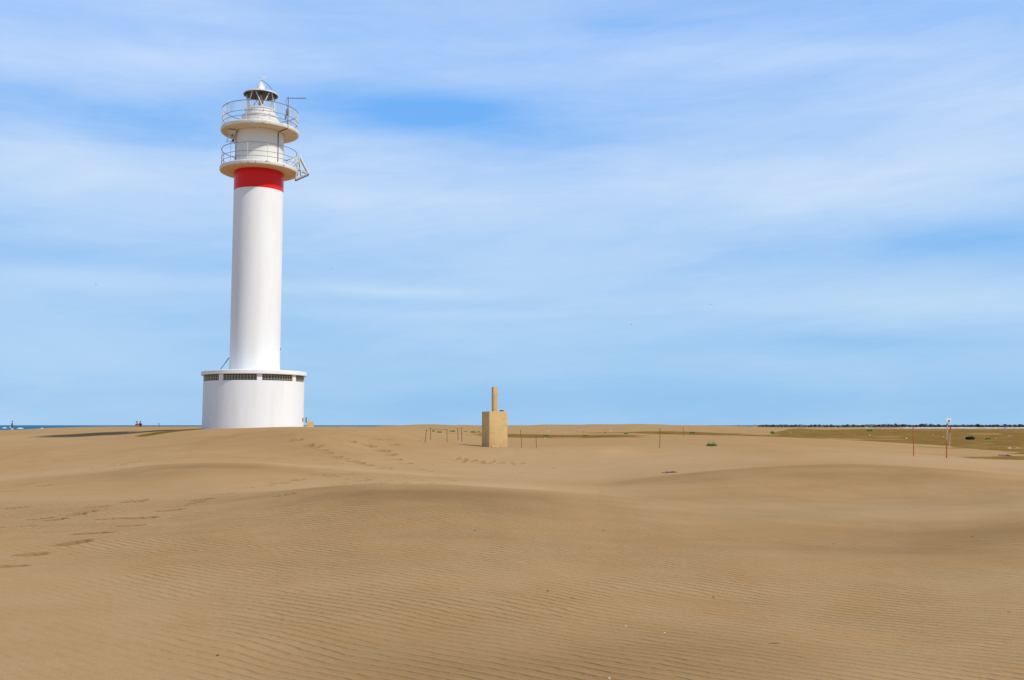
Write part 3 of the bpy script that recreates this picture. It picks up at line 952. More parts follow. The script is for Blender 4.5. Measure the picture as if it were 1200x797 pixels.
# ------------------------------------------------------------------ plants
def tuft(px, py, wpx, hpx, mat, name, label, group=None, nb=70, dry=False, seed=0, cat='plant', leafy=True):
    g_ = ground_at(px, py)
    k = g_.y / 1154.0
    w, h = wpx * k, hpx * k
    rr = random.Random(seed)
    root = empty(name, g_, label, cat, group)
    bm = bmesh.new()
    for i in range(nb):
        a = rr.uniform(0, 2 * math.pi); q = math.sqrt(rr.random()) * .42
        bx0 = Vector((math.cos(a) * q * w, math.sin(a) * q * w * .7, -.03))
        lean = rr.uniform(.05, .5)
        hh = h * rr.uniform(.45, 1.0) * (1 - q * .8)
        tip = bx0 + Vector((math.cos(a) * w * .35 * lean, math.sin(a) * w * .3 * lean, hh))
        side = Vector((-math.sin(a + rr.uniform(-1, 1)), math.cos(a + rr.uniform(-1, 1)), 0)) * w * rr.uniform(.02, .045)
        mid = bx0.lerp(tip, .55) + Vector((0, 0, hh * .12))
        v_ = [bm.verts.new(bx0 - side * .5), bm.verts.new(bx0 + side * .5), bm.verts.new(mid + side), bm.verts.new(tip), bm.verts.new(mid - side)]
        bm.faces.new(v_)
        if leafy:
            for _ in range(3):
                f = rr.uniform(.3, 1); c = bx0.lerp(tip, f)
                e1 = Vector((rr.uniform(-1, 1), rr.uniform(-1, 1), rr.uniform(-.3, .9))).normalized() * w * .06
                e2 = Vector((rr.uniform(-1, 1), rr.uniform(-1, 1), rr.uniform(-.5, .5))).normalized() * w * .035
                bm.faces.new([bm.verts.new(c), bm.verts.new(c + e1 * .5 + e2), bm.verts.new(c + e1), bm.verts.new(c + e1 * .5 - e2)])
    build('leaves', bm, mat, root, smooth=False)
    bm = bmesh.new()
    for i in range(9 if dry else 1):
        a = rr.uniform(0, 2 * math.pi)
        s0 = Vector((rr.uniform(-.25, .25) * w, rr.uniform(-.15, .15) * w, -.03))
        hh = h * (rr.uniform(1.0, 2.0) if dry else rr.uniform(.5, .9))
        if dry and i:
            build('stalk', bm, M['dry'], root, smooth=False); bm = bmesh.new()
        tube(bm, [s0, s0 + Vector((rr.uniform(-.1, .1) * w, 0, hh * .5)), s0 + Vector((rr.uniform(-.2, .2) * w, 0, hh))], w * (.010 if dry else .02), 4, w * .004)
    build('stalk' if dry else 'stem', bm, M['dry'], root, smooth=False)
    return root
tuft(834, 522.8, 12.5, 5.5, M['leaf_bright'], 'grass_tuft', 'green grass tuft with dry stalks in the open sand right of the lone dark stake', 'green plants dotted over the sand', 170, True, 1)
tuft(1137, 515.3, 10.5, 5.0, M['leaf_dark'], 'dark_shrub', 'low blackish round shrub on the brown plain at the right', None, 330, False, 2, 'shrub')
TF = [(508,505.8,3.6,3.2,'leftmost small green plant, beside the short dark stake'),
 (515,507,6,3.0,'small green plant between the stakes left of the pillar, spreading to the right'),
 (530,506,7,3.0,'flat green plant just right of the middle stake of the row'),
 (545.5,506,3.5,1.8,'tiny green plant just right of the close pair of stakes'),
 (554.5,507,6,3.2,'green plant nearest to the left side of the survey pillar'),
 (561,506.3,3.2,2,'tiny green plant touching the left edge of the survey pillar'),
 (640.5,511.2,7,2.6,'low green plant right of the short stake beyond the pillar'),
 (686,511,7,2.2,'flat green plant in the moist strip midway between pillar and lone stake'),
 (734,508.8,5,3.2,'upright green plant left of the tall lone dark stake'),
 (811.5,508,7,3.0,'pale green plant right of the small distant stake'),
 (905,508.2,5,4.6,'bright green bush where the brown plain begins'),
 (1019,505.3,8,3.2,'wide bright green bush in front of the white flat, left of the red stake'),
 (1157.5,515.0,7,3.0,'bright green plant on the brown plain right of the blackish shrub')]
for i, (a, b_, w, h, lab) in enumerate(TF):
    tuft(a, b_, w, h, M['leaf_bright'], 'green_plant', lab, 'green plants dotted over the sand', 90, False, 10 + i)

# ------------------------------------------------------------------ driftwood, shells, pebbles, litter
def branch(px, py, lpx, label, seed, curve=.3, up=.06, rp=.7):
    g_ = ground_at(px, py)
    k = g_.y / 1154.0
    L = lpx * k
    rr = random.Random(seed)
    bm = bmesh.new()
    pts = []
    for i in range(9):
        f = i / 8
        x = (f - .5) * L
        pts.append(Vector((x, math.sin(f * 4) * .1 * L, (ground_h(g_.x + x, g_.y) - g_.z) + up * math.sin(math.pi * f) * (1 + .4 * math.sin(f * 9)))))
    tube(bm, pts, rp * k, 7, rp * k * .4)
    for f, s_ in ((.25, 1), (.5, -1), (.7, 1)):
        p = pts[int(f * 8)]
        tube(bm, [p, p + Vector((.16 * L, .08 * L * s_, .05 * L)), p + Vector((.28 * L, .16 * L * s_, .02 * L))], rp * k * .6, 5, rp * k * .2)
    o = build('driftwood', bm, M['driftwood'])
    o.location = g_
    tag(o, label, 'driftwood', 'driftwood lying on the sand')
branch(785, 554.2, 17, 'dark driftwood branch half buried on the crest of the right dune', 3, up=.03, rp=1.3)
branch(1178, 534.3, 15, 'driftwood branch at the far right edge of the brown plain', 4, up=.04, rp=1.2)
branch(907, 754.5, 13, 'short dark twig in the rippled sand at the bottom right', 5, up=.004, rp=.5)
def bit(px, py, wpx, mat, name, label, cat, group, seed, flat=.55):
    g_ = ground_at(px, py)
    k = g_.y / 1154.0
    w = wpx * k
    o = build(name, rough_rock((w, w * .8, w * flat), seed, sub=2), mat)
    o.location = (g_.x, g_.y, g_.z + w * flat * .25)
    o.rotation_euler = (0, 0, seed * .7)
    tag(o, label, cat, group)
def shell(px, py, wpx, label, seed):
    g_ = ground_at(px, py)
    w = .75 * wpx * g_.y / 1154.0
    bm = bmesh.new()
    n_ = 14
    rings = [[bm.verts.new((0, 0, .02 * w))]]
    for q in (.35, .7, 1.0):
        rg = []
        for i in range(n_ + 1):
            a = math.pi * (i / n_) * 1.1 - .15
            rib = 1 + .05 * (-1) ** i
            rg.append(bm.verts.new((math.cos(a) * w * .55 * q * rib, math.sin(a) * w * .6 * q * rib, w * .32 * math.sin(q * math.pi * .85) + .01 * w)))
        rings.append(rg)
    for i in range(n_): bm.faces.new((rings[0][0], rings[1][i], rings[1][i + 1]))
    for A, B in zip(rings[1:-1], rings[2:]):
        for i in range(n_): bm.faces.new((A[i], A[i + 1], B[i + 1], B[i]))
    o = build('seashell', bm, M['shell'])
    o.location = g_; o.rotation_euler = (0, 0, seed * 1.3)
    tag(o, label, 'seashell', 'small shells on the rippled sand')
shell(767, 692, 3, 'tiny white shell on ripples, farthest of the shells', 1)
shell(733.5, 734, 3, 'tiny white shell on the ripples, left one of a pair above the bottom centre', 2)
shell(778.5, 742, 3, 'tiny white shell on the ripples, right one of a pair above the bottom centre', 3)
shell(713.5, 795.5, 4.5, 'white shell at the very bottom edge of the sand', 4)
for i, (a, b_, w, lab) in enumerate(((642,693,3.5,'dark pebble in the ripples left of the farthest shell'),(670,701,3,'dark pebble just left of the farthest white shell'),
    (557,622,2.6,'small dark pebble high on the face of the near dune, centre'),(707,622,2.4,'small dark pebble on the near dune below its right shoulder'),
    (255,768.5,4.5,'dark pebble alone in the smooth sand at the bottom left'),(836,700,3,'dark pebble in the ripples right of the farthest shell'),
    (977,637.5,2.2,'small dark pebble below the pale swell at the right'),(1140,629,2.6,'dark pebble on the pale swell at the far right'),
    (1182,717.5,3.2,'dark pebble at the right edge above the bottom corner'),(851,571,1.8,'tiny dark pebble on the face of the right dune'),(690,643,1.8,'tiny dark pebble in the fine ripples at the centre'))):
    bit(a, b_, w, M['pebble'], 'pebble', lab, 'pebble', 'dark pebbles on the sand', 60 + i, .5)
deb = [(1019,510.2,2.2,'white scrap under the wide green bush on the brown plain'),(1062,514,3.2,'white scrap left of the rusty red stake'),
 (1105.5,512,2.4,'pale scrap just left of the white sign post'),(1167,514,2.4,'pale scrap right of the bright green plant on the brown plain'),
 (1182.5,511.2,3.0,'larger white scrap below the distant dark post'),(1186,511.5,2.4,'smaller white scrap touching the larger one below the distant dark post'),
 (1192,525.4,3,'pale scrap near the right edge of the brown plain'),(1183,526,6,'long pale scrap near the right edge of the brown plain'),
 (642.5,505.2,2.4,'white scrap above the green plant right of the pillar'),(638.5,514,3,'pale scrap below the green plant right of the pillar'),
(715.5,505.2,2.2,'white scrap left of the upright green plant'),
 (703,505,1.8,'small white scrap in the far sand, left of its white neighbour'),(658,506.8,1.8,'small pale scrap in a row of two in the far sand, left one'),(662.5,506.8,1.8,'small pale scrap in a row of two in the far sand, right one'),
 (927,507.2,1.8,'white speck where the brown plain meets the far sand'),(1093.5,509.6,1.6,'tiny pale scrap between the red stake and the sign')]
for i, (a, b_, w, lab) in enumerate(deb):
    bit(a, b_, w * .8, M['shell'], 'scrap', lab, 'debris', 'pale scraps scattered over the flats', 90 + i, .45)
for i, (a, b_, w, lab) in enumerate(((676.5,506.5,2,'dark clod in the far sand, left of three'),(684,506.4,2,'dark clod in the far sand, middle of three'),(709,507,3,'dark clod in the far sand, rightmost and widest of three'),
     (394,500.6,1.6,'tiny dark stone on the skyline right of the lighthouse, left of two'),(397.5,500.7,1.4,'tiny dark stone on the skyline right of the lighthouse, right of two'))):
    bit(a, b_, w, M['pebble'], 'clod', lab, 'stone', 'dark clods in the far sand', 130 + i, .5)

# ------------------------------------------------------------------ far things
# beacon standing in the sea on the left
BYd = 620.0
bp_ = at(14, 501, BYd); bp_.z = 0
bc = empty('sea_beacon', bp_, 'dark slender beacon standing in the sea at the far left', 'beacon')
b = bmesh.new()
lathe(b, [(.9, -1), (.9, .9), (.7, 1.1), (0, 1.15)], 16)
build('foundation', b, M['concrete'], bc)
b = bmesh.new()
lathe(b, [(.5, 1.1), (.42, 4.2), (0, 4.25)], 12)
build('column', b, M['dark'], bc)
b = bmesh.new()
tube(b, [(0, 0, 4.2), (0, 0, 6.4)], .10, 6)
bmesh.ops.create_icosphere(b, subdivisions=2, radius=.42, matrix=Matrix.Translation((.1, 0, 5.2)))
build('topmark', b, M['dark'], bc)
b = bmesh.new()
lathe(b, [(.7, 4.0), (.7, 4.1), (0, 4.12)], 12)
build('platform', b, M['dark'], bc)
# thin pole on the skyline
a, _ = ray(186.5, 500); Yp = 140.0
g_ = Vector((a * Yp, Yp, ground_h(a * Yp, Yp)))
b = bmesh.new()
tp = at(186.3, 496.0, Yp) - g_
tube(b, [Vector((0, 0, -.3)), tp * .5, tp], .05, 6, .04)
tube(b, [tp * .97, tp * 1.0], .075, 6)
o = build('pole', b, M['dark']); o.location = g_
tag(o, 'thin dark pole on the skyline right of the two people', 'pole')
# dark topped post on the plain
Yl = 405.0
g_ = at(1178, 505.5, Yl); g_.z = ground_h(g_.x, Yl)
lo = empty('lookout_post', g_, 'distant post with a dark box on top, on the brown plain near the right edge', 'post')
b = bmesh.new()
for sx in (-.28, .28):
    for sy in (-.28, .28):
        tube(b, [(sx * 1.2, sy * 1.2, -.2), (sx, sy, 1.7)], .07, 5)
tube(b, [(-.3, -.3, .4), (.28, -.28, 1.4)], .04, 5); tube(b, [(.3, -.3, .4), (-.28, -.28, 1.4)], .04, 5)
build('leg_frame', b, M['steel'], lo)
b = bmesh.new()
box(b, (0, 0, 2.15), (.85, .85, .85), bevel=.04)
build('cabin', b, M['dark'], lo)
b = bmesh.new()
box(b, (0, 0, 2.66), (1.15, 1.15, .12), bevel=.03)
build('roof', b, M['dark'], lo)

# houses in the tree line
def house(px, Y, w, h, d, wm, label):
    g_ = at(px, 502, Y); g_.z = ground_h(g_.x, Y)
    r_ = empty('house', g_, label, 'house', 'distant houses in the tree line')
    b = bmesh.new()
    box(b, (0, 0, h / 2), (w, d, h))
    build('wall', b, wm, r_, smooth=False)
    b = bmesh.new()
    for y_ in (-d / 2 - .2, d / 2 + .2):
        pass
    pr = [(-w / 2 - .3, h + .01), (w / 2 + .3, h + .01), (0, h + w * .22)]
    f_ = [b.verts.new((x, -d / 2 - .3, z)) for x, z in pr]; k_ = [b.verts.new((x, d / 2 + .3, z)) for x, z in pr]
    b.faces.new(f_); b.faces.new(k_[::-1])
    for i in range(3): b.faces.new((f_[i], f_[(i + 1) % 3], k_[(i + 1) % 3], k_[i]))
    build('roof', b, M['roof'], r_, smooth=False)
    b = bmesh.new(); box(b, (-w * .22, -d / 2 - .02, h * .5), (w * .2, .08, h * .35)); build('window', b, M['dark'], r_, smooth=False)
    b = bmesh.new(); box(b, (w * .2, -d / 2 - .02, h * .38), (w * .2, .08, h * .7)); build('door', b, M['wood'], r_, smooth=False)
house(884, 940, 2.8, 2.0, 4, M['house'], 'small white house at the thin left end of the distant tree line')
house(940.5, 900, 4.5, 1.3, 5, M['house_pink'], 'low brownish house half way along the distant tree line')

# trees
tree_mesh = []
for v in range(5):
    rr = random.Random(200 + v)
    Ht = 1.0
    bt = bmesh.new()
    tube(bt, [(0, 0, -.05), (.02, 0, .25), (.0, .02, .55)], .035, 6, .018)
    for i in range(4):
        a = i * 1.7 + v
        tube(bt, [(0.01, 0, .25 + .06 * i), (math.cos(a) * .2, math.sin(a) * .2, .5 + .06 * i)], .014, 5, .006)
    mt = bpy.data.meshes.new('trunk'); bt.to_mesh(mt); bt.free(); mt.materials.append(M['bark'])
    bc_ = bmesh.new()
    lobes = [(Vector((rr.uniform(-.28, .28), rr.uniform(-.28, .28), rr.uniform(.38, .82))), rr.uniform(.16, .27)) for _ in range(9)]
    for c, r in lobes:
        for _ in range(46):
            d = Vector((rr.gauss(0, 1), rr.gauss(0, 1), rr.gauss(0, .8))).normalized() * r * rr.uniform(.55, 1.08)
            p = c + d
            e1 = Vector((rr.uniform(-1, 1), rr.uniform(-1, 1), rr.uniform(-.6, .6))).normalized() * .055
            e2 = e1.cross(Vector((rr.uniform(-1, 1), rr.uniform(-1, 1), rr.uniform(-1, 1)))).normalized() * .045
            bc_.faces.new([bc_.verts.new(p - e1), bc_.verts.new(p + e2), bc_.verts.new(p + e1), bc_.verts.new(p - e2)])
    mc = bpy.data.meshes.new('crown'); bc_.to_mesh(mc); bc_.free(); mc.materials.append(M['hazy_tree_leaf'])
    tree_mesh.append((mt, mc))
rr = random.Random(77)
spots = [(846,1.6),(852,1.5),(857,1.9),(864,1.9),(871,2.0),(877,1.6)]
x = 890
while x < 1235:
    spots.append((x + rr.uniform(-1, 1), rr.uniform(2.3, 3.5)))
    x += rr.uniform(3.2, 6.0)
for bx_px, hh in ((866,2.6),(1050,4.4),(1058,3.9),(1079,4.3),(1084,4.4),(1091,4.2),(1100,3.9),(1035,3.6),(1146,4.0),(993,3.8),(1196,3.9)):
    spots.append((bx_px, hh))
spots.sort()
hw = lambda h: 'tall' if h > 3.7 else ('middling' if h > 2.7 else 'low')
for i, (px, hh) in enumerate(spots):
    Y = rr.uniform(955, 1010)
    a, _ = ray(px, 502)
    g_ = Vector((a * Y, Y, ground_h(a * Y, Y)))
    where = ('on the thin left end of the tree line' if px < 882 else
             'between the two distant houses' if px < 941 else
             'in the tree line left of the red stake' if px < 1045 else
             'between red stake and sign' if px < 1112 else
             'right of the sign')
    r_ = empty('tree', g_, '%s dark green tree, number-less', 'tree', 'trees of the distant tree line', rz=rr.uniform(0, 6))
    r_['label'] = '%s dark tree %s, %s' % (hw(hh), where, 'x')
    r_['_px'] = px
    mt, mc = tree_mesh[i % 5]
    k = hh
    for nm, me_ in (('trunk', mt), ('crown', mc)):
        c = bpy.data.objects.new(nm, me_); COL.objects.link(c); c.parent = r_
    r_.scale = (k * rr.uniform(1.1, 1.5), k * rr.uniform(1.0, 1.3), k)
# labels: place of each tree within its stretch of the line
trees = [o for o in COL.objects if '_px' in o]
names = ['leftmost', 'second', 'third', 'fourth', 'fifth', 'sixth', 'seventh', 'eighth', 'ninth', 'tenth', 'eleventh', 'twelfth', 'thirteenth', 'fourteenth', 'fifteenth', 'sixteenth', 'seventeenth', 'eighteenth', 'nineteenth', 'twentieth', 'twenty-first', 'twenty-second', 'twenty-third', 'twenty-fourth', 'twenty-fifth', 'twenty-sixth', 'twenty-seventh', 'twenty-eighth', 'twenty-ninth', 'thirtieth', 'thirty-first', 'thirty-second', 'thirty-third']
byw = {}
for o in sorted(trees, key=lambda q: q['_px']):
    w = o['label'].rsplit(',', 1)[0].split('tree ', 1)[1]
    byw.setdefault(w, []).append(o)
for w, L in byw.items():
    for i, o in enumerate(L):
        size = o['label'].split(' ')[0]
        wh = o['label'].rsplit(',', 1)[0].split('tree ', 1)[1]
        pos = names[i] + (' from the left' if i else '')
        o['label'] = '%s dark tree, %s %s' % (size, pos, wh)
        assert len(o['label'].split()) <= 16, o['label']
        del o['_px']
# far-off wood behind them, one mass of foliage
bm = bmesh.new()
rr = random.Random(31)
for i in range(9000):
    t = rr.uniform(888, 1320)
    Y = rr.uniform(1040, 1120)
    hmax = 2.55 + .7 * math.sin(t * .05) * math.sin(t * .013 + 1) + .35 * math.sin(t * .31)
    z = rr.random() * hmax
    p = Vector(((t - 600) / 1154.2 * Y, Y, EYE - 2.35 + z))
    e1 = Vector((rr.uniform(-1, 1), rr.uniform(-1, 1), rr.uniform(-.5, .5))).normalized() * rr.uniform(.4, .7)
    e2 = e1.cross(Vector((rr.uniform(-1, 1), rr.uniform(-1, 1), rr.uniform(-1, 1)))).normalized() * rr.uniform(.25, .45)
    bm.faces.new([bm.verts.new(p - e1), bm.verts.new(p + e2), bm.verts.new(p + e1), bm.verts.new(p - e2)])
tag(build('distant_wood', bm, M['hazy_tree_leaf'], smooth=False), 'dark strip of far-off wood along the right horizon', 'wood', kind='stuff')

# ------------------------------------------------------------------ birds
def gull(px, py, wpx, Y, tilt, label, flap):
    root = empty('bird', at(px, py, Y), label, 'bird', 'birds flying in the sky')
    s = wpx / 1154.0 * Y
    bm = bmesh.new()
    # body: a tapered spindle with head, beak and fan tail; wings bent at the wrist
    prof = [(-.34, .0), (-.26, .035), (-.12, .06), (.02, .07), (.14, .055), (.20, .042), (.26, .045), (.31, .03), (.34, .012), (.39, .002)]
    prev = None
    for (x, r) in prof:
        rg = [bm.verts.new((math.cos(a) * max(r, .002), x, math.sin(a) * max(r, .002) * .9)) for a in [2 * math.pi * k / 10 for k in range(10)]]
        if prev:
            for k in range(10): bm.faces.new((prev[k], prev[(k + 1) % 10], rg[(k + 1) % 10], rg[k]))
        prev = rg
    tl = [bm.verts.new(q) for q in ((-.03, -.28, .01), (.03, -.28, .01), (.09, -.44, 0), (0, -.46, 0), (-.09, -.44, 0))]
    bm.faces.new(tl)
    for sg in (-1, 1):
        secs = [(.04, .12, -.10, .03), (.25, .16, -.06, .03 + flap * .5), (.42, .10, -.06, .03 + flap * .62), (.62, -.04, -.12, .03 + flap * .45)]
        top = [(bm.verts.new((sg * x, yf, z + .012)), bm.verts.new((sg * x, yb, z))) for x, yf, yb, z in secs]
        bot = [(bm.verts.new((sg * x, yf, z - .012)), bm.verts.new((sg * x, yb, z - .004))) for x, yf, yb, z in secs]
        for A, B in zip(top[:-1], top[1:]): bm.faces.new((A[0], A[1], B[1], B[0]))
        for A, B in zip(bot[:-1], bot[1:]): bm.faces.new((A[0], B[0], B[1], A[1]))
    for v in bm.verts: v.co *= s / 1.2
    o = build('body', bm, M['gull'], root)
    root.rotation_euler = tilt
gull(112.5, 334, 3.0, 240, (0, R(20), R(60)), 'tiny dark bird in the sky far left of the lighthouse', .3)
gull(388, 315, 3.4, 240, (0, R(-15), R(20)), 'tiny dark bird in the sky just right of the lighthouse shaft', .35)
gull(833, 357, 4.6, 240, (0, R(8), R(-10)), 'tiny dark bird with level wings, highest of the two right of centre', .15)
gull(740, 380.5, 3.4, 240, (0, R(0), R(30)), 'tiny dark bird above the far dunes, lowest of the four', .3)

# ------------------------------------------------------------------ people beyond the mound
def skin_obj(name, verts, edges, radii, mat, parent, sub=1):
    me = bpy.data.meshes.new(name)
    me.from_pydata(verts, edges, [])
    o = bpy.data.objects.new(name, me); COL.objects.link(o); o.parent = parent
    me.materials.append(mat)
    md = o.modifiers.new('skin', 'SKIN'); md.use_smooth_shade = True
    for i, r in enumerate(radii):
        me.skin_vertices[0].data[i].radius = (r if isinstance(r, tuple) else (r, r))
    me.skin_vertices[0].data[0].use_root = True
    s_ = o.modifiers.new('sub', 'SUBSURF'); s_.levels = sub; s_.render_levels = sub
    return o
def person(loc, rz, top, legs, label, k=1.0, lean=0.0, arm=.25):
    root = empty('person', loc, label, 'person', 'two people walking beyond the mound', rz)
    V = []; E = []; Rr = []
    def add(p, r, par=None):
        V.append((p[0] * k, p[1] * k, p[2] * k)); Rr.append(r if not isinstance(r, float) else r * k)
        if par is not None: E.append((par, len(V) - 1))
        return len(V) - 1
    pel = add((0, 0, .92), (.15 * k, .10 * k))
    wst = add((0, 0, 1.08), (.13 * k, .09 * k), pel)
    che = add((0, lean * .5, 1.30), (.155 * k, .10 * k), wst)
    sh = add((0, lean * .6, 1.43), (.10 * k, .07 * k), che)
    nk = add((0, lean * .7, 1.50), .05, sh)
    hd = add((0, -.01 + lean * .7, 1.58), .075, nk)
    add((0, -.01 + lean * .7, 1.68), .085, hd)
    for s_ in (-1, 1):
        hp = add((s_ * .09, 0, .84), .09, pel)
        kn = add((s_ * .10, -.10 * s_, .48), .06, hp)
        an = add((s_ * .10, .10 * s_, .09), .038, kn)
        add((s_ * .11, .10 * s_ - .14, .03), .032, an)
        so = add((s_ * .18, lean * .6, 1.40), .055, sh)
        el = add((s_ * .25, arm * .4 * s_, 1.12), .042, so)
        wr = add((s_ * .24, -.08 + arm * s_ * .5, .88), .028, el)
        pm = add((s_ * .24, -.10 + arm * s_ * .5, .81), .030, wr)
        for f in range(4):
            q = add((s_ * .24, -.135 + f * .022 + arm * s_ * .5, .755), .009, pm)
            add((s_ * (.235), -.138 + f * .022 + arm * s_ * .5, .72 + .006 * abs(f - 1.5)), .008, q)
        q = add((s_ * .225, -.15 + arm * s_ * .5, .80), .010, pm)
        add((s_ * .215, -.165 + arm * s_ * .5, .77), .009, q)
    body = skin_obj('body', V, E, Rr, M['skin'], root, 2)
    # face details
    bm = bmesh.new()
    hc = Vector((0, (-.01 + lean * .7) * k, 1.64 * k))
    for s_ in (-1, 1):
        bmesh.ops.create_uvsphere(bm, u_segments=8, v_segments=6, radius=.012 * k, matrix=Matrix.Translation(hc + Vector((s_ * .03 * k, -.082 * k, .01 * k))))
    build('eyes', bm, M['dark'], root)
    bm = bmesh.new()
    bmesh.ops.create_uvsphere(bm, u_segments=20, v_segments=14, radius=.108 * k, matrix=Matrix.Translation(hc + Vector((0, .018 * k, .035 * k))) @ Matrix.Diagonal((.92, 1.05, 1.05, 1)))
    for v in bm.verts:
        d = v.co - hc
        if d.y < -.03 * k and d.z < .06 * k: v.co.y = hc.y - .02 * k
    build('hair', bm, M['hair'], root)
    tv = [(0, 0, .90 * k), (0, 0, 1.08 * k), (0, lean * .5 * k, 1.30 * k), (0, lean * .6 * k, 1.44 * k)]
    te = [(0, 1), (1, 2), (2, 3)]
    tr = [(.165 * k, .115 * k), (.148 * k, .105 * k), (.172 * k, .118 * k), (.11 * k, .08 * k)]
    for s_ in (-1, 1):
        tv.append((s_ * .185 * k, lean * .6 * k, 1.40 * k)); te.append((3, len(tv) - 1)); tr.append(.068 * k)
        tv.append((s_ * .235 * k, (arm * .25 * s_) * k, 1.20 * k)); te.append((len(tv) - 2, len(tv) - 1)); tr.append(.062 * k)
    skin_obj('shirt', tv, te, tr, top, root, 2)
    lv = [(0, 0, .95 * k)]; le = []; lr = [(.158 * k, .112 * k)]
    for s_ in (-1, 1):
        lv += [(s_ * .09 * k, 0, .83 * k), (s_ * .10 * k, -.10 * s_ * k, .48 * k), (s_ * .10 * k, .08 * s_ * k, .14 * k)]
        n_ = len(lv); le += [(0, n_ - 3), (n_ - 3, n_ - 2), (n_ - 2, n_ - 1)]; lr += [.102 * k, .074 * k, .056 * k]
    skin_obj('trousers', lv, le, lr, legs, root, 2)
    return root
for (px, topy, top, legs, lab, rz, k) in ((160.4, 497.6, M['orange'], M['bluecloth'], 'person in an orange top seen small on the skyline left of the lighthouse', R(150), .99),
                                       (164.3, 497.3, M['blackcloth'], M['blackcloth'], 'person in black clothes just right of the person in orange', R(200), 1.0)):
    Yp = 138.0
    a, _ = ray(px, 499)
    x = a * Yp
    gz_ = ground_h(x, Yp)
    person((x, Yp, gz_ - .0), rz, top, legs, lab, k)

# ------------------------------------------------------------------ light: sun and sky with thin cirrus
SUN_AZ = R(180 - 60)       # measured from +Y towards +X: behind the camera, to the right
SUN_EL = R(49)
sd = bpy.data.lights.new('sun', 'SUN')
sd.energy = 3.75
sd.angle = R(3.0)
sd.color = (1.0, 0.95, 0.87)
so = bpy.data.objects.new('sun', sd)
COL.objects.link(so)
dirv = Vector((math.sin(SUN_AZ) * math.cos(SUN_EL), math.cos(SUN_AZ) * math.cos(SUN_EL), math.sin(SUN_EL)))
so.rotation_euler = dirv.to_track_quat('Z', 'Y').to_euler()

wd = bpy.data.worlds.new('World')
SC.world = wd
wd.use_nodes = True
nt = wd.node_tree
for n_ in list(nt.nodes): nt.nodes.remove(n_)
out = N(nt, 'ShaderNodeOutputWorld')
bg = N(nt, 'ShaderNodeBackground')
bg.inputs['Strength'].default_value = 0.1
nt.links.new(bg.outputs[0], out.inputs[0])
sky = N(nt, 'ShaderNodeTexSky')
sky.sky_type = 'NISHITA'
sky.sun_disc = False
sky.sun_elevation = SUN_EL
sky.sun_rotation = SUN_AZ
sky.altitude = 0
sky.air_density = 1.0
sky.dust_density = 0.3
sky.ozone_density = 2.0
tc = N(nt, 'ShaderNodeTexCoord')
sp = N(nt, 'ShaderNodeSeparateXYZ')
nt.links.new(tc.outputs['Generated'], sp.inputs[0])
X_, Y_, Z_ = sp.outputs
azn = mth(nt, 'ARCTAN2', X_, Y_)
eln = mth(nt, 'ARCSINE', Z_)
cmb = N(nt, 'ShaderNodeCombineXYZ')
nt.links.new(mth(nt, 'MULTIPLY', azn, 1.0), cmb.inputs[0])
nt.links.new(mth(nt, 'MULTIPLY', mth(nt, 'ADD', eln, mth(nt, 'MULTIPLY', azn, 0.01)), 3.6), cmb.inputs[1])
cv = cmb.outputs[0]
f1 = noise(nt, 2.1, 7, 0.52, cv, 0.6)
cmb2 = N(nt, 'ShaderNodeCombineXYZ')
nt.links.new(mth(nt, 'MULTIPLY', azn, 1.0), cmb2.inputs[0])
nt.links.new(mth(nt, 'MULTIPLY', mth(nt, 'SUBTRACT', eln, mth(nt, 'MULTIPLY', azn, 0.05)), 7.0), cmb2.inputs[1])
cmb2.inputs[2].default_value = 3.7
f2 = noise(nt, 2.6, 9, 0.62, cmb2.outputs[0], 1.1)
cloud = mth(nt, 'ADD', mth(nt, 'MULTIPLY', f1, 0.85), mth(nt, 'MULTIPLY', f2, 0.40))
cmb3 = N(nt, 'ShaderNodeCombineXYZ')
nt.links.new(mth(nt, 'MULTIPLY', azn, 3.0), cmb3.inputs[0])
nt.links.new(mth(nt, 'MULTIPLY', mth(nt, 'ADD', eln, mth(nt, 'MULTIPLY', azn, -0.09)), 17.0), cmb3.inputs[1])
f3 = noise(nt, 2.6, 10, 0.70, cmb3.outputs[0], 1.2)
cloud = mth(nt, 'ADD', cloud, mth(nt, 'MULTIPLY', mth(nt, 'SUBTRACT', f3, 0.5), 0.26))
cloud = mth(nt, 'SUBTRACT', cloud, 0.35)
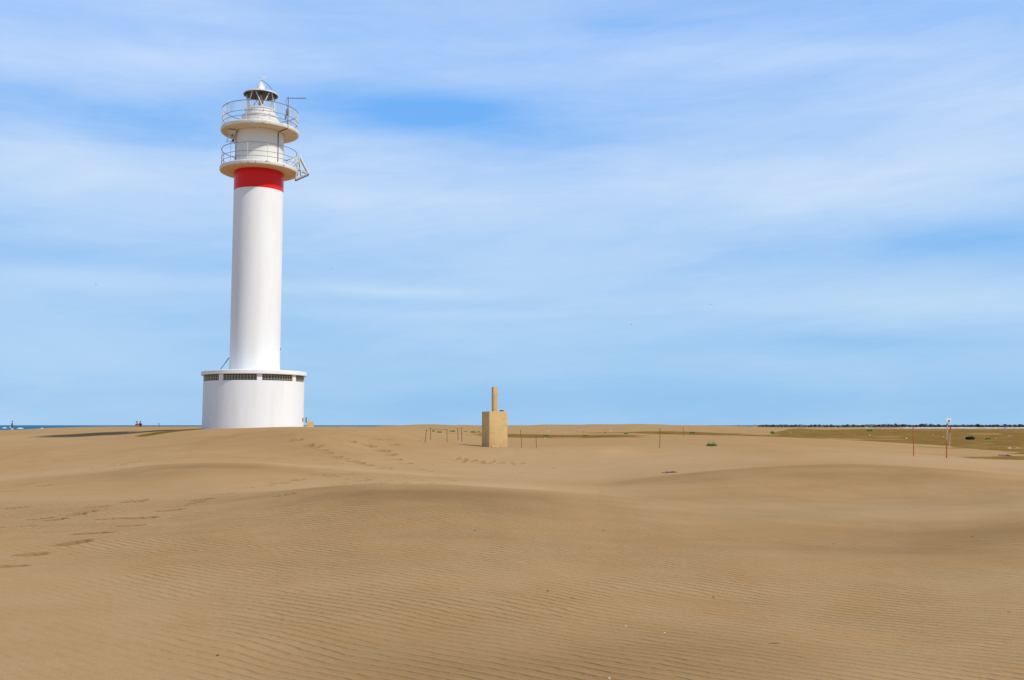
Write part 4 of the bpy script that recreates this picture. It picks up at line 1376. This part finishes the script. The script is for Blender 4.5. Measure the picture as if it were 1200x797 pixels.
# individual banks (+) and clear gaps (-), by compass bearing and height
def bank(px, py, wx, wy, amp, slope=0.0):
    a, b = ray(px, py)
    u0 = math.atan(a); v0 = math.atan(b / math.hypot(1, a))
    wu = wx / 1150.0; wv = wy / 1150.0
    du = mth(nt, 'SUBTRACT', azn, u0)
    dv = mth(nt, 'SUBTRACT', mth(nt, 'SUBTRACT', eln, v0), mth(nt, 'MULTIPLY', du, slope))
    q = mth(nt, 'ADD', mth(nt, 'POWER', mth(nt, 'ABSOLUTE', mth(nt, 'DIVIDE', du, wu)), 2.0), mth(nt, 'POWER', mth(nt, 'ABSOLUTE', mth(nt, 'DIVIDE', dv, wv)), 2.0))
    return mth(nt, 'MULTIPLY', mth(nt, 'EXPONENT', mth(nt, 'MULTIPLY', q, -1.0)), amp)
for args in ((500, 136, 130, 26, -.42), (640, 165, 120, 22, -.22), (110, 135, 170, 24, -.26, -.06), (730, 30, 130, 14, -.15),
             (100, 205, 230, 50, .26), (1060, 215, 240, 38, .34), (850, 200, 160, 30, .14), (470, 235, 180, 28, .16), (460, 342, 130, 8, .24, -.02), (480, 368, 140, 8, .16),
             (1120, 352, 150, 22, .34), (1090, 285, 170, 22, -.28), (960, 402, 200, 12, -.18), (700, 330, 260, 40, .06), (100, 300, 260, 16, -.12), (150, 330, 300, 14, .14),
             (1000, 440, 300, 20, .05), (1120, 100, 130, 60, .15), (760, 100, 200, 22, -.06), (250, 70, 260, 18, .16, .08), (850, 75, 240, 16, .12), (600, 420, 500, 30, -.02),
             (400, 10, 400, 26, .10), (600, 470, 700, 26, -.20)):
    cloud = mth(nt, 'ADD', cloud, bank(*args))
cm = remap(nt, cloud, -0.12, 0.80, 0.0, 1.0)
# clear air: physical sky, deepened; thin cirrus whitens it
vr = N(nt, 'ShaderNodeValToRGB')
nt.links.new(remap(nt, eln, 0.0, 0.9, 0, 1), vr.inputs[0])
e = vr.color_ramp.elements
e[0].position = 0.0; e[0].color = (.255, .525, .86, 1)
e[1].position = 1.0; e[1].color = (.05, .12, .33, 1)
for p_, c_ in ((.12, (.25, .53, .90, 1)), (.42, (.15, .44, .99, 1)), (.66, (.12, .27, .62, 1))):
    q_ = e.new(p_); q_.color = c_
sc10 = N(nt, 'ShaderNodeVectorMath', operation='SCALE')
sc10.inputs['Scale'].default_value = 10.0
nt.links.new(vr.outputs[0], sc10.inputs[0])
clear = mixc(nt, 0.93, sky.outputs[0], sc10.outputs[0])
ccol = N(nt, 'ShaderNodeValToRGB')
nt.links.new(remap(nt, eln, 0.0, 0.9, 0, 1), ccol.inputs[0])
e = ccol.color_ramp.elements
e[0].position = 0.0; e[0].color = (.50, .71, .93, 1)
e[1].position = 1.0; e[1].color = (.22, .28, .42, 1)
for p_, c_ in ((.15, (.62, .775, .95, 1)), (.30, (.74, .84, .98, 1)), (.5, (.56, .72, .99, 1))):
    q_ = e.new(p_); q_.color = c_
sc11 = N(nt, 'ShaderNodeVectorMath', operation='SCALE')
sc11.inputs['Scale'].default_value = 10.0
nt.links.new(ccol.outputs[0], sc11.inputs[0])
fin = mixc(nt, cm, clear, sc11.outputs[0])
nt.links.new(fin, bg.inputs['Color'])

SC.view_settings.view_transform = 'Standard'
SC.view_settings.look = 'None'
SC.view_settings.exposure = 0.0
SC.view_settings.gamma = 1.0
SC.view_settings.use_curve_mapping = False
SC.render.engine = 'CYCLES'
SC.cycles.max_bounces = 6
SC.cycles.use_denoising = True
